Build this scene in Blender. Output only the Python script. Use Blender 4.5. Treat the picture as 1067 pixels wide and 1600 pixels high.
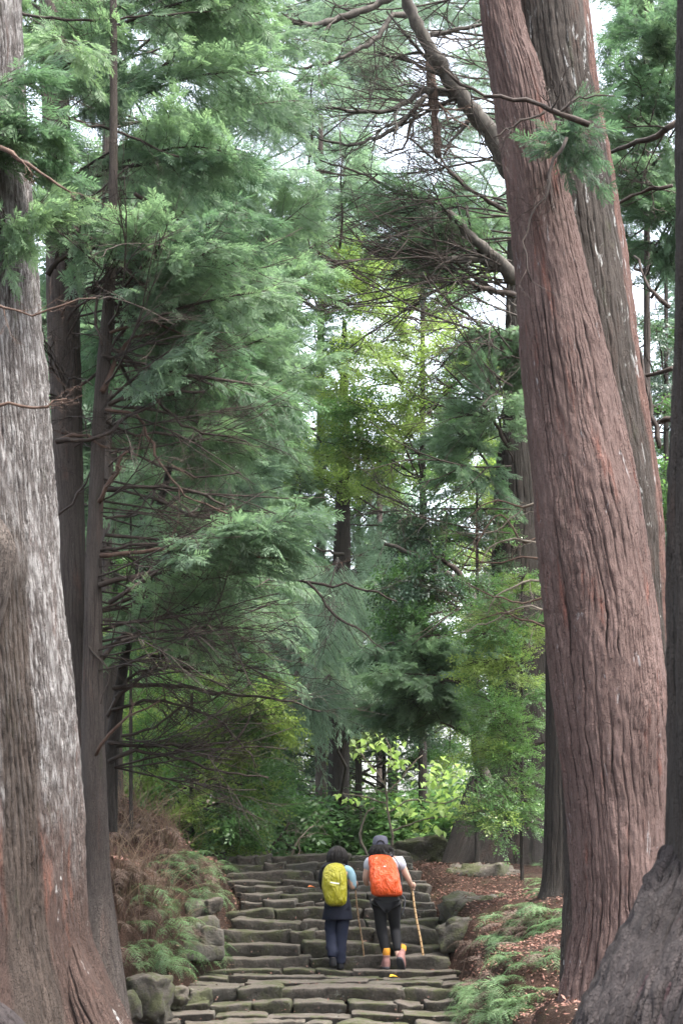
import bpy, math, random
import numpy as np
from mathutils import Vector, Matrix, Euler
R = math.radians
random.seed(7)
rng = np.random.default_rng(7)
for o in list(bpy.data.objects): bpy.data.objects.remove(o)
S = bpy.context.scene
C = S.collection
# ------------------------------------------------------------------ camera, sky, sun, exposure
F = 2600.0; CX, CY = 533.5, 800.0; YH = 1325.0
TILT = math.atan((YH - CY) / F)
EYE = 2.2
cam = bpy.data.cameras.new('camera'); co = bpy.data.objects.new('camera', cam); C.objects.link(co)
co.location = (0, 0, EYE); co.rotation_euler = (math.pi / 2 + TILT, 0, 0)
cam.sensor_fit = 'VERTICAL'; cam.sensor_height = 36; cam.sensor_width = 24
cam.lens = F / 1600 * 36; cam.clip_start = 0.1; cam.clip_end = 600
cam.dof.use_dof = True; cam.dof.focus_distance = 20.5; cam.dof.aperture_fstop = 4.0
S.camera = co
W = bpy.data.worlds.new('World'); S.world = W; W.use_nodes = True
wn = W.node_tree.nodes; wl = W.node_tree.links
sky = wn.new('ShaderNodeTexSky'); sky.sky_type = 'NISHITA'; sky.sun_disc = False
sky.sun_elevation = R(64); sky.sun_rotation = R(120); sky.dust_density = 4; sky.air_density = 1.0
hs = wn.new('ShaderNodeHueSaturation'); hs.inputs['Saturation'].default_value = 0.45
wl.new(sky.outputs[0], hs.inputs['Color']); wl.new(hs.outputs[0], wn['Background'].inputs[0])
wn['Background'].inputs[1].default_value = 0.15
sun = bpy.data.lights.new('sun', 'SUN'); sun.energy = 1.5; sun.angle = R(14); sun.color = (1, 0.96, 0.9)
so = bpy.data.objects.new('sun', sun); C.objects.link(so)
so.rotation_euler = Vector((-math.sin(R(120)) * math.cos(R(64)), -math.cos(R(120)) * math.cos(R(64)), -math.sin(R(64)))).to_track_quat('-Z', 'Y').to_euler()
S.view_settings.view_transform = 'Standard'; S.view_settings.look = 'None'
S.view_settings.exposure = 2.78; S.view_settings.gamma = 1
S.render.engine = 'CYCLES'
S.cycles.max_bounces = 8; S.cycles.transparent_max_bounces = 8; S.cycles.volume_bounces = 1
S.cycles.use_denoising = True; S.cycles.sample_clamp_indirect = 6; S.cycles.sample_clamp_direct = 0

def at(px, py, Y):
    u = (px - CX) / F; v = (CY - py) / F
    y = math.cos(TILT) - v * math.sin(TILT); z = math.sin(TILT) + v * math.cos(TILT)
    return Vector((u / y * Y, Y, EYE + z / y * Y))

# ------------------------------------------------------------------ noise
def _h(ix, iy, s):
    n = (ix.astype(np.int64) * 374761393 + iy.astype(np.int64) * 668265263 + s * 974634777) & 0xffffffff
    n = ((n ^ (n >> 13)) * 1274126177) & 0xffffffff
    n = ((n ^ (n >> 15)) * 2246822519) & 0xffffffff
    return ((n ^ (n >> 16)) & 0xffff) / 65535.0
def n2(x, y, s=0):
    x = np.asarray(x, float); y = np.asarray(y, float)
    ix = np.floor(x); iy = np.floor(y); fx = x - ix; fy = y - iy
    fx = fx * fx * (3 - 2 * fx); fy = fy * fy * (3 - 2 * fy)
    a = _h(ix, iy, s); b = _h(ix + 1, iy, s); c = _h(ix, iy + 1, s); d = _h(ix + 1, iy + 1, s)
    return ((a * (1 - fx) + b * fx) * (1 - fy) + (c * (1 - fx) + d * fx) * fy) * 2 - 1
def n3(p, s=0):
    return (n2(p[:, 0] + 3.1, p[:, 1] + p[:, 2] * 0.7, s) + n2(p[:, 1] - 7.3, p[:, 2] + p[:, 0] * 0.6, s + 11) + n2(p[:, 2], p[:, 0] - p[:, 1] * 0.5, s + 23)) / 1.9
def sst(x, a, b):
    t = np.clip((x - a) / (b - a), 0, 1); return t * t * (3 - 2 * t)

# ------------------------------------------------------------------ mesh builder
class Geo:
    def __init__(s): s.v = []; s.q = []; s.t = []; s.r = []; s.n = 0
    def add(s, v, q=None, t=None, r=None):
        v = np.asarray(v, float).reshape(-1, 3)
        if q is not None and len(q): s.q.append(np.asarray(q, int).reshape(-1, 4) + s.n)
        if t is not None and len(t): s.t.append(np.asarray(t, int).reshape(-1, 3) + s.n)
        s.v.append(v); s.r.append(np.broadcast_to(np.asarray(0.5 if r is None else r, float), (len(v),)).copy()); s.n += len(v)
    def mesh(s, name, mat, smooth=True, uv=None, attrs=None):
        v = np.concatenate(s.v); me = bpy.data.meshes.new(name)
        q = np.concatenate(s.q) if s.q else np.zeros((0, 4), int); t = np.concatenate(s.t) if s.t else np.zeros((0, 3), int)
        me.vertices.add(len(v)); me.vertices.foreach_set('co', v.ravel())
        li = np.concatenate([q.ravel(), t.ravel()]); me.loops.add(len(li)); me.loops.foreach_set('vertex_index', li)
        me.polygons.add(len(q) + len(t))
        st = np.concatenate([np.arange(len(q)) * 4, len(q) * 4 + np.arange(len(t)) * 3])
        me.polygons.foreach_set('loop_start', st)
        me.polygons.foreach_set('use_smooth', np.full(len(q) + len(t), smooth))
        at_ = me.attributes.new('r', 'FLOAT', 'POINT'); at_.data.foreach_set('value', np.concatenate(s.r))
        if uv is not None:
            ul = me.uv_layers.new(name='uv'); ul.data.foreach_set('uv', uv[li].ravel())
        for k, a in (attrs or {}).items():
            x = me.attributes.new(k, 'FLOAT', 'POINT'); x.data.foreach_set('value', a)
        me.update(); me.validate()
        for m in (mat if isinstance(mat, (list, tuple)) else [mat]): me.materials.append(m)
        return me
    def build(s, name, mat, parent=None, **k): return link(name, s.mesh(name, mat, **k), parent)

def link(name, data, parent=None):
    o = bpy.data.objects.new(name, data); C.objects.link(o)
    if parent: o.parent = parent
    return o
def tag(o, label=None, cat=None, group=None, kind=None):
    if label: o['label'] = label
    if cat: o['category'] = cat
    if group: o['group'] = group
    if kind: o['kind'] = kind
    return o
def empty(name, loc=(0, 0, 0), rz=0):
    o = link(name, None); o.location = loc; o.rotation_euler = (0, 0, rz); o.empty_display_size = 0.2
    return o
def resample(P, n):
    P = np.asarray(P, float); k = len(P)
    if k < 3:
        t = np.linspace(0, 1, n)[:, None]; return P[0] * (1 - t) + P[-1] * t
    d = np.r_[0, np.cumsum(np.linalg.norm(np.diff(P[:, :3], axis=0), axis=1))]; d /= d[-1]
    T = np.zeros_like(P); T[1:-1] = (P[2:] - P[:-2]) / (d[2:] - d[:-2])[:, None]
    T[0] = (P[1] - P[0]) / d[1]; T[-1] = (P[-1] - P[-2]) / (1 - d[-2])
    x = np.linspace(0, 1, n); i = np.clip(np.searchsorted(d, x) - 1, 0, k - 2)
    h = (d[i + 1] - d[i])[:, None]; t = ((x - d[i]) / (d[i + 1] - d[i]))[:, None]
    return (2*t**3-3*t**2+1)*P[i] + (t**3-2*t**2+t)*h*T[i] + (-2*t**3+3*t**2)*P[i+1] + (t**3-t**2)*h*T[i+1]
def tube(g, P, rad, k=5, r=0.5, ref=(0.13, 0.93, 0.31)):
    P = np.asarray(P, float); n = len(P); rad = np.broadcast_to(np.asarray(rad, float), (n,))
    T = np.gradient(P, axis=0); T /= np.linalg.norm(T, axis=1)[:, None] + 1e-9
    s = np.cross(T, np.asarray(ref)); s /= np.linalg.norm(s, axis=1)[:, None] + 1e-9; m = np.cross(s, T)
    a = np.linspace(0, 2 * math.pi, k, endpoint=False)
    V = P[:, None] + rad[:, None, None] * (s[:, None] * np.cos(a)[None, :, None] + m[:, None] * np.sin(a)[None, :, None])
    i, j = np.meshgrid(np.arange(n - 1), np.arange(k), indexing='ij'); j2 = (j + 1) % k
    q = np.stack([i * k + j, i * k + j2, (i + 1) * k + j2, (i + 1) * k + j], -1).reshape(-1, 4)
    V = np.concatenate([V.reshape(-1, 3), P[:1], P[-1:]])
    jj = np.arange(k); t = np.concatenate([np.stack([np.full(k, n * k), (jj + 1) % k, jj], -1), np.stack([np.full(k, n * k + 1), (n - 1) * k + jj, (n - 1) * k + (jj + 1) % k], -1)])
    g.add(V, q, t, r)

# ------------------------------------------------------------------ materials
class NT:
    def __init__(s, name):
        s.m = bpy.data.materials.new(name); s.m.use_nodes = True; s.t = s.m.node_tree; s.N = s.t.nodes; s.L = s.t.links
        s.b = s.N['Principled BSDF']; s.out = s.N['Material Output']
    def new(s, t, **k):
        n = s.N.new(t)
        for a, v in k.items(): setattr(n, a, v)
        return n
    def set(s, sock, v):
        if isinstance(v, bpy.types.NodeSocket): s.L.new(v, sock)
        else: sock.default_value = v
    def coord(s, kind='Object'): return s.new('ShaderNodeTexCoord').outputs[kind]
    def uv(s): return s.new('ShaderNodeUVMap', uv_map='uv').outputs[0]
    def attr(s, n): return s.new('ShaderNodeAttribute', attribute_name=n).outputs['Fac']
    def map(s, v, sc):
        n = s.new('ShaderNodeMapping'); s.L.new(v, n.inputs[0]); n.inputs['Scale'].default_value = sc; return n.outputs[0]
    def noise(s, v, scale=1, detail=4, rough=0.6, dist=0):
        n = s.new('ShaderNodeTexNoise'); s.L.new(v, n.inputs['Vector']); n.inputs['Scale'].default_value = scale
        n.inputs['Detail'].default_value = detail; n.inputs['Roughness'].default_value = rough; n.inputs['Distortion'].default_value = dist
        return n.outputs['Fac']
    def math(s, op, a, b=0.0, clamp=False):
        n = s.new('ShaderNodeMath', operation=op); n.use_clamp = clamp; s.set(n.inputs[0], a); s.set(n.inputs[1], b); return n.outputs[0]
    def step(s, v, a, b, lo=0.0, hi=1.0):
        n = s.new('ShaderNodeMapRange', interpolation_type='SMOOTHSTEP'); s.set(n.inputs[0], v)
        for i, x in enumerate((a, b, lo, hi)): s.set(n.inputs[i + 1], x)
        return n.outputs[0]
    def mix(s, f, a, b, mode='MIX'):
        n = s.new('ShaderNodeMix', data_type='RGBA', blend_type=mode); s.set(n.inputs[0], f)
        for k, x in ((6, a), (7, b)):
            s.set(n.inputs[k], x if isinstance(x, bpy.types.NodeSocket) else (*x, 1))
        return n.outputs[2]
    def bump(s, h, strength=0.6, dist=0.01):
        n = s.new('ShaderNodeBump'); n.inputs['Strength'].default_value = strength; n.inputs['Distance'].default_value = dist
        s.L.new(h, n.inputs['Height']); s.L.new(n.outputs[0], s.b.inputs['Normal']); return n.outputs[0]
    def fin(s, col, rough=0.8, spec=0.3):
        s.set(s.b.inputs['Base Color'], col if isinstance(col, bpy.types.NodeSocket) else (*col, 1))
        s.set(s.b.inputs['Roughness'], rough); s.b.inputs['Specular IOR Level'].default_value = spec; return s.m

def bark(name, hi, lo, deep, lichen=0.3, lcol=(0.42, 0.43, 0.40), moss=0.2, red=0.0, redcol=(0.30, 0.10, 0.055), lich_top=None, dark_u=None, flake=1.0, band=None):
    """hi/lo: ridge tones, deep: colour in the fissures. u = metres round the stem, v = metres along it"""
    m = NT(name); uv = m.uv(); rd = m.attr('ridge'); ox = m.coord('Object')
    f1 = m.noise(m.map(uv, (22, 2.0, 1)), 1, 6, 0.65, 0.4)
    f2 = m.noise(m.map(uv, (95, 9, 1)), 1, 5, 0.7, 0.2)
    f3 = m.noise(m.map(uv, (240, 60, 1)), 1, 3, 0.6)
    big = m.noise(m.map(uv, (3.0, 0.7, 1)), 1, 3, 0.6)
    vo = m.new('ShaderNodeTexVoronoi', feature='DISTANCE_TO_EDGE'); vv = m.new('ShaderNodeVectorMath', operation='ADD')
    nd = m.new('ShaderNodeTexNoise'); m.L.new(m.map(uv, (14, 3, 1)), nd.inputs['Vector']); nd.inputs['Scale'].default_value = 1
    m.L.new(m.map(uv, (26, 7, 1)), vv.inputs[0]); m.L.new(nd.outputs['Color'], vv.inputs[1]); m.L.new(vv.outputs[0], vo.inputs['Vector'])
    crack = m.step(vo.outputs['Distance'], 0.0, 0.10)
    c = m.mix(m.step(f1, 0.3, 0.72), lo, hi)
    c = m.mix(m.step(f2, 0.35, 0.7, 0, 0.45), c, tuple(min(1, x * 1.5) for x in hi))
    if red > 0:
        c = m.mix(m.math('MULTIPLY', m.step(m.noise(m.map(uv, (7, 0.9, 1)), 1, 5, 0.65, 0.5), 0.56, 0.70), red), c, redcol)
    c = m.mix(m.step(big, 0.3, 0.75, 0, 0.55), c, tuple(x * 0.55 for x in lo))
    lf = m.noise(m.map(uv, (11, 2.6, 1)), 1, 7, 0.72, 0.7)
    lsm = m.noise(m.map(uv, (60, 16, 1)), 1, 5, 0.7)
    th = 0.72 - 0.30 * lichen
    lm = m.math('MULTIPLY', m.step(lf, th, th + 0.06), m.step(lsm, 0.40, 0.52))
    lm = m.math('MULTIPLY', lm, m.step(rd, 0.25, 0.7))
    if lich_top:
        vz = m.new('ShaderNodeSeparateXYZ'); m.L.new(uv, vz.inputs[0])
        vn = m.math('ADD', vz.outputs['Y'], m.math('MULTIPLY', big, 1.2))
        top = m.step(vn, lich_top[0], lich_top[1])
        wide = m.math('MULTIPLY', m.step(m.noise(m.map(uv, (30, 5, 1)), 1, 6, 0.75, 0.2), 0.40, 0.60), m.step(rd, 0.55, 0.92))
        c = m.mix(m.math('MULTIPLY', top, 0.75), c, m.mix(m.step(f2, 0.3, 0.7), (0.045, 0.040, 0.037), (0.12, 0.112, 0.108)))
        lm = m.math('MAXIMUM', lm, m.math('MULTIPLY', wide, m.math('MULTIPLY', top, 0.72)))
    if band:
        vz2 = m.new('ShaderNodeSeparateXYZ'); m.L.new(uv, vz2.inputs[0])
        uu = m.math('ADD', vz2.outputs['X'], m.math('MULTIPLY', m.math('SUBTRACT', big, 0.5), 0.25))
        bm = m.math('MULTIPLY', m.step(uu, band[0], band[0] + 0.05), m.step(uu, band[1], band[1] - 0.05))
        if lich_top:
            bm = m.math('MULTIPLY', bm, m.step(m.math('ADD', vz2.outputs['Y'], big), 5.2, 4.4))
            lm = m.math('MULTIPLY', lm, m.math('SUBTRACT', 1.0, m.math('MULTIPLY', bm, 0.85)))
        c = m.mix(bm, c, m.mix(m.step(f1, 0.3, 0.7), band[2], tuple(x * 2.0 for x in band[2])))
    c = m.mix(m.math('MULTIPLY', m.math('SUBTRACT', 1.0, m.step(rd, 0.15, 0.6)), 0.92), c, deep)
    c = m.mix(m.math('MULTIPLY', m.math('SUBTRACT', 1.0, crack), 0.5 * flake), c, deep)
    c = m.mix(lm, c, m.mix(f3, tuple(x * 0.7 for x in lcol), tuple(min(1, x * 1.2) for x in lcol)))
    if moss > 0:
        mf = m.noise(m.map(uv, (5, 1.1, 1)), 1, 6, 0.7, 0.4)
        c = m.mix(m.math('MULTIPLY', m.step(mf, 0.60, 0.75), moss), c, (0.045, 0.06, 0.018))
    h = m.math('ADD', m.math('MULTIPLY', f1, 0.5), m.math('MULTIPLY', f2, 0.35))
    h = m.math('ADD', h, m.math('MULTIPLY', crack, 0.35 * flake)); h = m.math('ADD', h, m.math('MULTIPLY', f3, 0.1))
    m.bump(h, 1.0, 0.03)
    return m.fin(c, 0.88, 0.2)

def leafmat(name, a, b, c, trans=0.45, rough=0.5, spec=0.35):
    m = NT(name); r = m.attr('r'); oi = m.new('ShaderNodeObjectInfo').outputs['Random']
    pos = m.new('ShaderNodeNewGeometry').outputs['Position']
    big = m.noise(pos, 0.45, 3, 0.6)
    k = m.math('ADD', m.math('MULTIPLY', r, 0.45), m.math('ADD', m.math('MULTIPLY', oi, 0.25), m.math('MULTIPLY', m.step(big, 0.3, 0.7), 0.3)))
    col = m.mix(m.step(k, 0.1, 0.5), a, b); col = m.mix(m.step(k, 0.5, 0.95), col, c)
    m.set(m.b.inputs['Base Color'], col); m.b.inputs['Roughness'].default_value = rough; m.b.inputs['Specular IOR Level'].default_value = spec
    tr = m.new('ShaderNodeBsdfTranslucent'); m.L.new(m.mix(0.5, col, m.mix(1.0, col, (1.0, 1.1, 0.7), 'MULTIPLY')), tr.inputs[0])
    mx = m.new('ShaderNodeMixShader'); mx.inputs[0].default_value = trans
    m.L.new(m.b.outputs[0], mx.inputs[1]); m.L.new(tr.outputs[0], mx.inputs[2]); m.L.new(mx.outputs[0], m.out.inputs[0])
    return m.m
def woodmat(name, a, b, rough=0.8):
    m = NT(name); o = m.coord('Object'); n = m.noise(m.map(o, (14, 14, 5)), 1, 4, 0.7)
    m.bump(m.noise(m.map(o, (60, 60, 20)), 1, 3), 0.6, 0.006)
    return m.fin(m.mix(m.step(n, 0.3, 0.7), a, b), rough, 0.25)
def stonemat(name, moss=0.5, base=(0.074, 0.062, 0.050)):
    m = NT(name); pos = m.new('ShaderNodeNewGeometry'); P = pos.outputs['Position']
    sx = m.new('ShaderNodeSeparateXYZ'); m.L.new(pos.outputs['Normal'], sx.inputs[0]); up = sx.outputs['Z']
    n1 = m.noise(P, 3.5, 6, 0.7, 0.3); n2_ = m.noise(P, 22, 6, 0.75); n3_ = m.noise(P, 90, 4, 0.7)
    oi = m.new('ShaderNodeObjectInfo').outputs['Random']
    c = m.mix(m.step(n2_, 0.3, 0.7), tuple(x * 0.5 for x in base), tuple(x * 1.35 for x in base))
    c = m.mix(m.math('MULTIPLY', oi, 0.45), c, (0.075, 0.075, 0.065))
    c = m.mix(m.math('MULTIPLY', m.step(up, 0.35, 0.9), 0.55), c, tuple(x * 1.9 for x in base))  # light from above put into the colour: upward faces painted paler
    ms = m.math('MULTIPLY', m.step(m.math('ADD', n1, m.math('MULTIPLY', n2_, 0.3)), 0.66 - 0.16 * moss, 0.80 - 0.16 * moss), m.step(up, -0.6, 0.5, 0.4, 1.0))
    c = m.mix(m.math('MULTIPLY', ms, 0.8), c, m.mix(n3_, (0.025, 0.032, 0.012), (0.085, 0.095, 0.03)))
    li = m.math('MULTIPLY', m.step(m.noise(P, 9, 5, 0.7, 0.5), 0.62, 0.68), m.step(n3_, 0.4, 0.55))
    c = m.mix(m.math('MULTIPLY', li, 0.55), c, (0.27, 0.28, 0.24))
    h = m.math('ADD', m.math('MULTIPLY', n2_, 0.7), m.math('MULTIPLY', n3_, 0.25)); h = m.math('ADD', h, n1)
    m.bump(h, 1.0, 0.05)
    return m.fin(c, 0.85, 0.3)
def plain(name, col, rough=0.7, spec=0.3, nscale=30, var=0.25, bump=0.0, bs=200):
    m = NT(name); o = m.coord('Object'); n = m.noise(o, nscale, 4, 0.6)
    if bump: m.bump(m.noise(o, bs, 3), bump, 0.004)
    return m.fin(m.mix(n, tuple(x * (1 - var) for x in col), tuple(min(1, x * (1 + var)) for x in col)), rough, spec)

M = {}
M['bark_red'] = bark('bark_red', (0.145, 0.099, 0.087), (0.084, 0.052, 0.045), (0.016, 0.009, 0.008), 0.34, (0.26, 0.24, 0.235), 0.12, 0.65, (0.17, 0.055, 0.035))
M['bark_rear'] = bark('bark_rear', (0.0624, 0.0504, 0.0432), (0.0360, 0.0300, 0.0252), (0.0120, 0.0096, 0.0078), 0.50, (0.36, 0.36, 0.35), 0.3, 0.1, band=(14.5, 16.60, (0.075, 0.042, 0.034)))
M['bark_white'] = bark('bark_white', (0.0598, 0.0375, 0.0299), (0.0359, 0.0223, 0.0180), (0.0092, 0.0060, 0.0049), 0.35, (0.35, 0.34, 0.33), 0.3, 0.33, lich_top=(1.8, 3.6), flake=0.8, band=(1.48, 1.85, (0.028, 0.021, 0.017)))
M['bark_dark'] = bark('bark_dark', (0.0459, 0.0382, 0.0325), (0.0248, 0.0211, 0.0179), (0.0077, 0.0064, 0.0051), 0.15, (0.30, 0.30, 0.28), 0.35, 0.05)
M['bark_grey'] = bark('bark_grey', (0.0937, 0.0775, 0.0671), (0.0581, 0.0468, 0.0404), (0.0226, 0.0178, 0.0154), 0.22, (0.36, 0.36, 0.33), 0.3, 0.15)
M['bark_root'] = bark('bark_root', (0.0392, 0.0317, 0.0309), (0.0206, 0.0169, 0.0165), (0.0053, 0.0033, 0.0037), 0.2, (0.33, 0.33, 0.32), 0.25, 0.7, (0.075, 0.028, 0.035))
M['twig'] = woodmat('twig', (0.0175, 0.0125, 0.0100), (0.0450, 0.0325, 0.0250))
M['twig_brown'] = woodmat('twig_brown', (0.0405, 0.0225, 0.0158), (0.0855, 0.0540, 0.0383))
M['twig_pale'] = woodmat('twig_pale', (0.0960, 0.0780, 0.0600), (0.1980, 0.1680, 0.1320))
M['limb'] = woodmat('limb', (0.0225, 0.0189, 0.0158), (0.0675, 0.0585, 0.0473))
M['hinoki'] = leafmat('hinoki', (0.08, 0.13, 0.088), (0.13, 0.205, 0.12), (0.18, 0.275, 0.135), 0.6)
M['hinoki_dark'] = leafmat('hinoki_dark', (0.05, 0.09, 0.06), (0.085, 0.15, 0.085), (0.13, 0.21, 0.095), 0.6)
M['sugi'] = leafmat('sugi', (0.12, 0.18, 0.14), (0.18, 0.27, 0.19), (0.25, 0.35, 0.22), 0.55)
M['broad_bright'] = leafmat('broad_bright', (0.10, 0.16, 0.04), (0.19, 0.27, 0.07), (0.30, 0.38, 0.12), 0.62, 0.4, 0.5)
M['broad_green'] = leafmat('broad_green', (0.035, 0.08, 0.028), (0.08, 0.165, 0.05), (0.16, 0.26, 0.07), 0.5, 0.38, 0.5)
M['broad_dark'] = leafmat('broad_dark', (0.02, 0.045, 0.028), (0.045, 0.085, 0.05), (0.10, 0.16, 0.08), 0.35, 0.35, 0.6)
M['lime'] = leafmat('lime', (0.28, 0.42, 0.10), (0.36, 0.50, 0.15), (0.46, 0.58, 0.26), 0.55, 0.45, 0.4)
M['fern'] = leafmat('fern', (0.05, 0.10, 0.045), (0.11, 0.19, 0.08), (0.22, 0.31, 0.16), 0.4, 0.5, 0.4)
M['fern_dead'] = leafmat('fern_dead', (0.06, 0.04, 0.03), (0.12, 0.085, 0.068), (0.23, 0.175, 0.15), 0.2, 0.7, 0.2)
M['rust'] = leafmat('rust', (0.25, 0.10, 0.04), (0.35, 0.16, 0.07), (0.42, 0.22, 0.11), 0.3)
M['litter'] = leafmat('litter', (0.07, 0.03, 0.022), (0.17, 0.085, 0.065), (0.36, 0.23, 0.18), 0.1, 0.7, 0.2)
M['straw'] = leafmat('straw', (0.09, 0.06, 0.038), (0.17, 0.12, 0.08), (0.27, 0.21, 0.14), 0.2, 0.7, 0.2)
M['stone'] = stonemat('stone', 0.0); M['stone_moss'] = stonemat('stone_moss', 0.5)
def soil():
    m = NT('soil'); P = m.new('ShaderNodeNewGeometry').outputs['Position']
    a = m.noise(P, 2.0, 5, 0.7); b = m.noise(P, 30, 6, 0.8); c_ = m.noise(P, 120, 3)
    c = m.mix(m.step(b, 0.3, 0.7), (0.022, 0.014, 0.010), (0.08, 0.048, 0.036)); c = m.mix(m.step(c_, 0.6, 0.75, 0, 0.6), c, (0.24, 0.15, 0.12))
    c = m.mix(m.step(a, 0.55, 0.72, 0, 0.6), c, (0.04, 0.055, 0.02)); m.bump(m.math('ADD', b, m.math('MULTIPLY', c_, 0.4)), 1.0, 0.04)
    return m.fin(c, 0.95, 0.1)
M['soil'] = soil()
# ------------------------------------------------------------------ steps profile and ground
SY = [1650, 1628, 1600, 1587, 1568, 1545, 1536, 1527, 1515, 1494, 1476, 1454, 1439, 1421, 1409, 1397, 1385, 1377, 1361, 1349, 1337]
SL = [120, 120, 165, 166, 213, 262, 300, 312, 325, 343, 346, 350, 357, 350, 372, 370, 364, 354, 350, 344, 345]
SR = [735, 730, 716, 712, 714, 722, 722, 720, 716, 702, 700, 693, 690, 686, 681, 676, 668, 660, 655, 646, 642]
TD = 0.42
SYY = [21.15 + (i - 8) * TD for i in range(len(SY))]
STEP = []
for i, y in enumerate(SY):
    a = at(SL[i], y, SYY[i]); b = at(SR[i], y, SYY[i]); STEP.append((SYY[i], a.z, a.x, b.x))
PY = np.array([0, 14, STEP[0][0] - 0.3] + [s[0] for s in STEP] + [29, 34, 45, 60, 90, 200.])
z0 = STEP[0][1]; z1 = STEP[-1][1]
PZ = np.array([z0 - 0.3, z0 - 0.3, z0 - 0.25] + [s[1] - 0.22 for s in STEP] + [z1 - 0.08, z1 - 0.35, z1 - 0.2, z1 + 0.6, z1 + 2, z1 + 5])
CP = []
def cp(px, py, Y): p = at(px, py, Y); CP.append((p.x, p.y, p.z))
for a in ((10, 1575, 13), (-200, 1560, 13), (150, 1420, 15.2), (190, 1565, 14), (60, 1600, 12), (175, 1290, 19), (175, 1235, 22), (120, 1330, 17), (0, 1280, 18),
          (250, 1262, 22), (300, 1330, 22.5), (335, 1375, 22.5), (345, 1345, 25.5), (300, 1340, 26), (240, 1545, 18), (300, 1500, 19), (225, 1440, 18), (275, 1400, 20), (200, 1340, 20), (320, 1460, 20.5),
          (940, 1560, 14), (1100, 1540, 13), (870, 1392, 20), (950, 1400, 20), (760, 1345, 27), (850, 1345, 27), (760, 1600, 16), (820, 1490, 17.5), (740, 1520, 19),
          (880, 1450, 17.5), (760, 1440, 21.5), (700, 1350, 26.5), (730, 1400, 23.5), (900, 1640, 11), (1000, 1640, 9), (1150, 1600, 9), (720, 1650, 15.5), (800, 1400, 22), (60, 1655, 9), (-100, 1640, 8), (720, 1480, 20.6)): cp(*a)
for y in (3, 7): 
    for x in (-6, -3, 0, 3, 6): CP.append((x, y, z0 - 0.3 + 0.12 * abs(x)))
for x, z in ((-7, 1.6), (-12, 2.8), (8, 0.8), (13, 1.8)):
    for y in (12, 18, 24, 30): CP.append((x, y, EYE - 2 + z + (0.6 if y > 16 and x < 0 else 0)))
for x in (-10, -5, -3, 0, 3, 6, 10):
    for y in (31, 36): CP.append((x, y, z1 - 0.2 + 0.09 * abs(x)))
CP = np.array(CP)
def ground(x, y):
    x = np.atleast_1d(np.asarray(x, float)); y = np.atleast_1d(np.asarray(y, float))
    out = np.zeros_like(x)
    for s in range(0, len(x), 20000):
        X = x[s:s+20000]; Y = y[s:s+20000]
        d2 = (X[:, None] - CP[None, :, 0]) ** 2 + ((Y[:, None] - CP[None, :, 1]) * 0.7) ** 2
        w = 1 / (d2 + 0.12) ** 1.7; out[s:s+20000] = (w * CP[None, :, 2]).sum(1) / w.sum(1)
    p = np.interp(y, PY, PZ)
    far = sst(y, 30, 40); out = out * (1 - far) + (p + 0.05 * np.abs(x)) * far
    L = np.interp(y, [s[0] for s in STEP], [s[2] for s in STEP]); Rr = np.interp(y, [s[0] for s in STEP], [s[3] for s in STEP])
    d = np.maximum(L - x, x - Rr); k = (1 - sst(d, -0.1, 0.35)) * (1 - sst(y, 28.5, 31)) * sst(y, 9, 13)
    k = np.where(y > 13, np.maximum(k, 0), k)
    out = out * (1 - k) + p * k
    return out + 0.05 * n2(x * 1.7, y * 1.7, 3) * (1 - k) + 0.02 * n2(x * 6, y * 6, 4)
def gz(x, y): return float(ground(x, y)[0])
def patch(name, xs, ys, dz=0.0):
    X, Y = np.meshgrid(xs, ys, indexing='ij'); Z = ground(X.ravel(), Y.ravel()) + dz
    nx, ny = X.shape; i, j = np.meshgrid(np.arange(nx - 1), np.arange(ny - 1), indexing='ij')
    q = np.stack([i*ny+j, (i+1)*ny+j, (i+1)*ny+j+1, i*ny+j+1], -1).reshape(-1, 4)
    g = Geo(); g.add(np.stack([X.ravel(), Y.ravel(), Z], -1), q); return tag(g.build(name, M['soil']), kind='structure')
xs = np.r_[np.linspace(-300, -8, 30), np.linspace(-7.5, 7.5, 190), np.linspace(8, 300, 30)]
ys = np.r_[np.linspace(-60, 6, 10), np.linspace(7, 32, 210), np.linspace(33, 400, 50)]
tag(patch('forest_floor', xs, ys), 'brown forest floor of soil and needle litter rising beside the stone steps')

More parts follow.
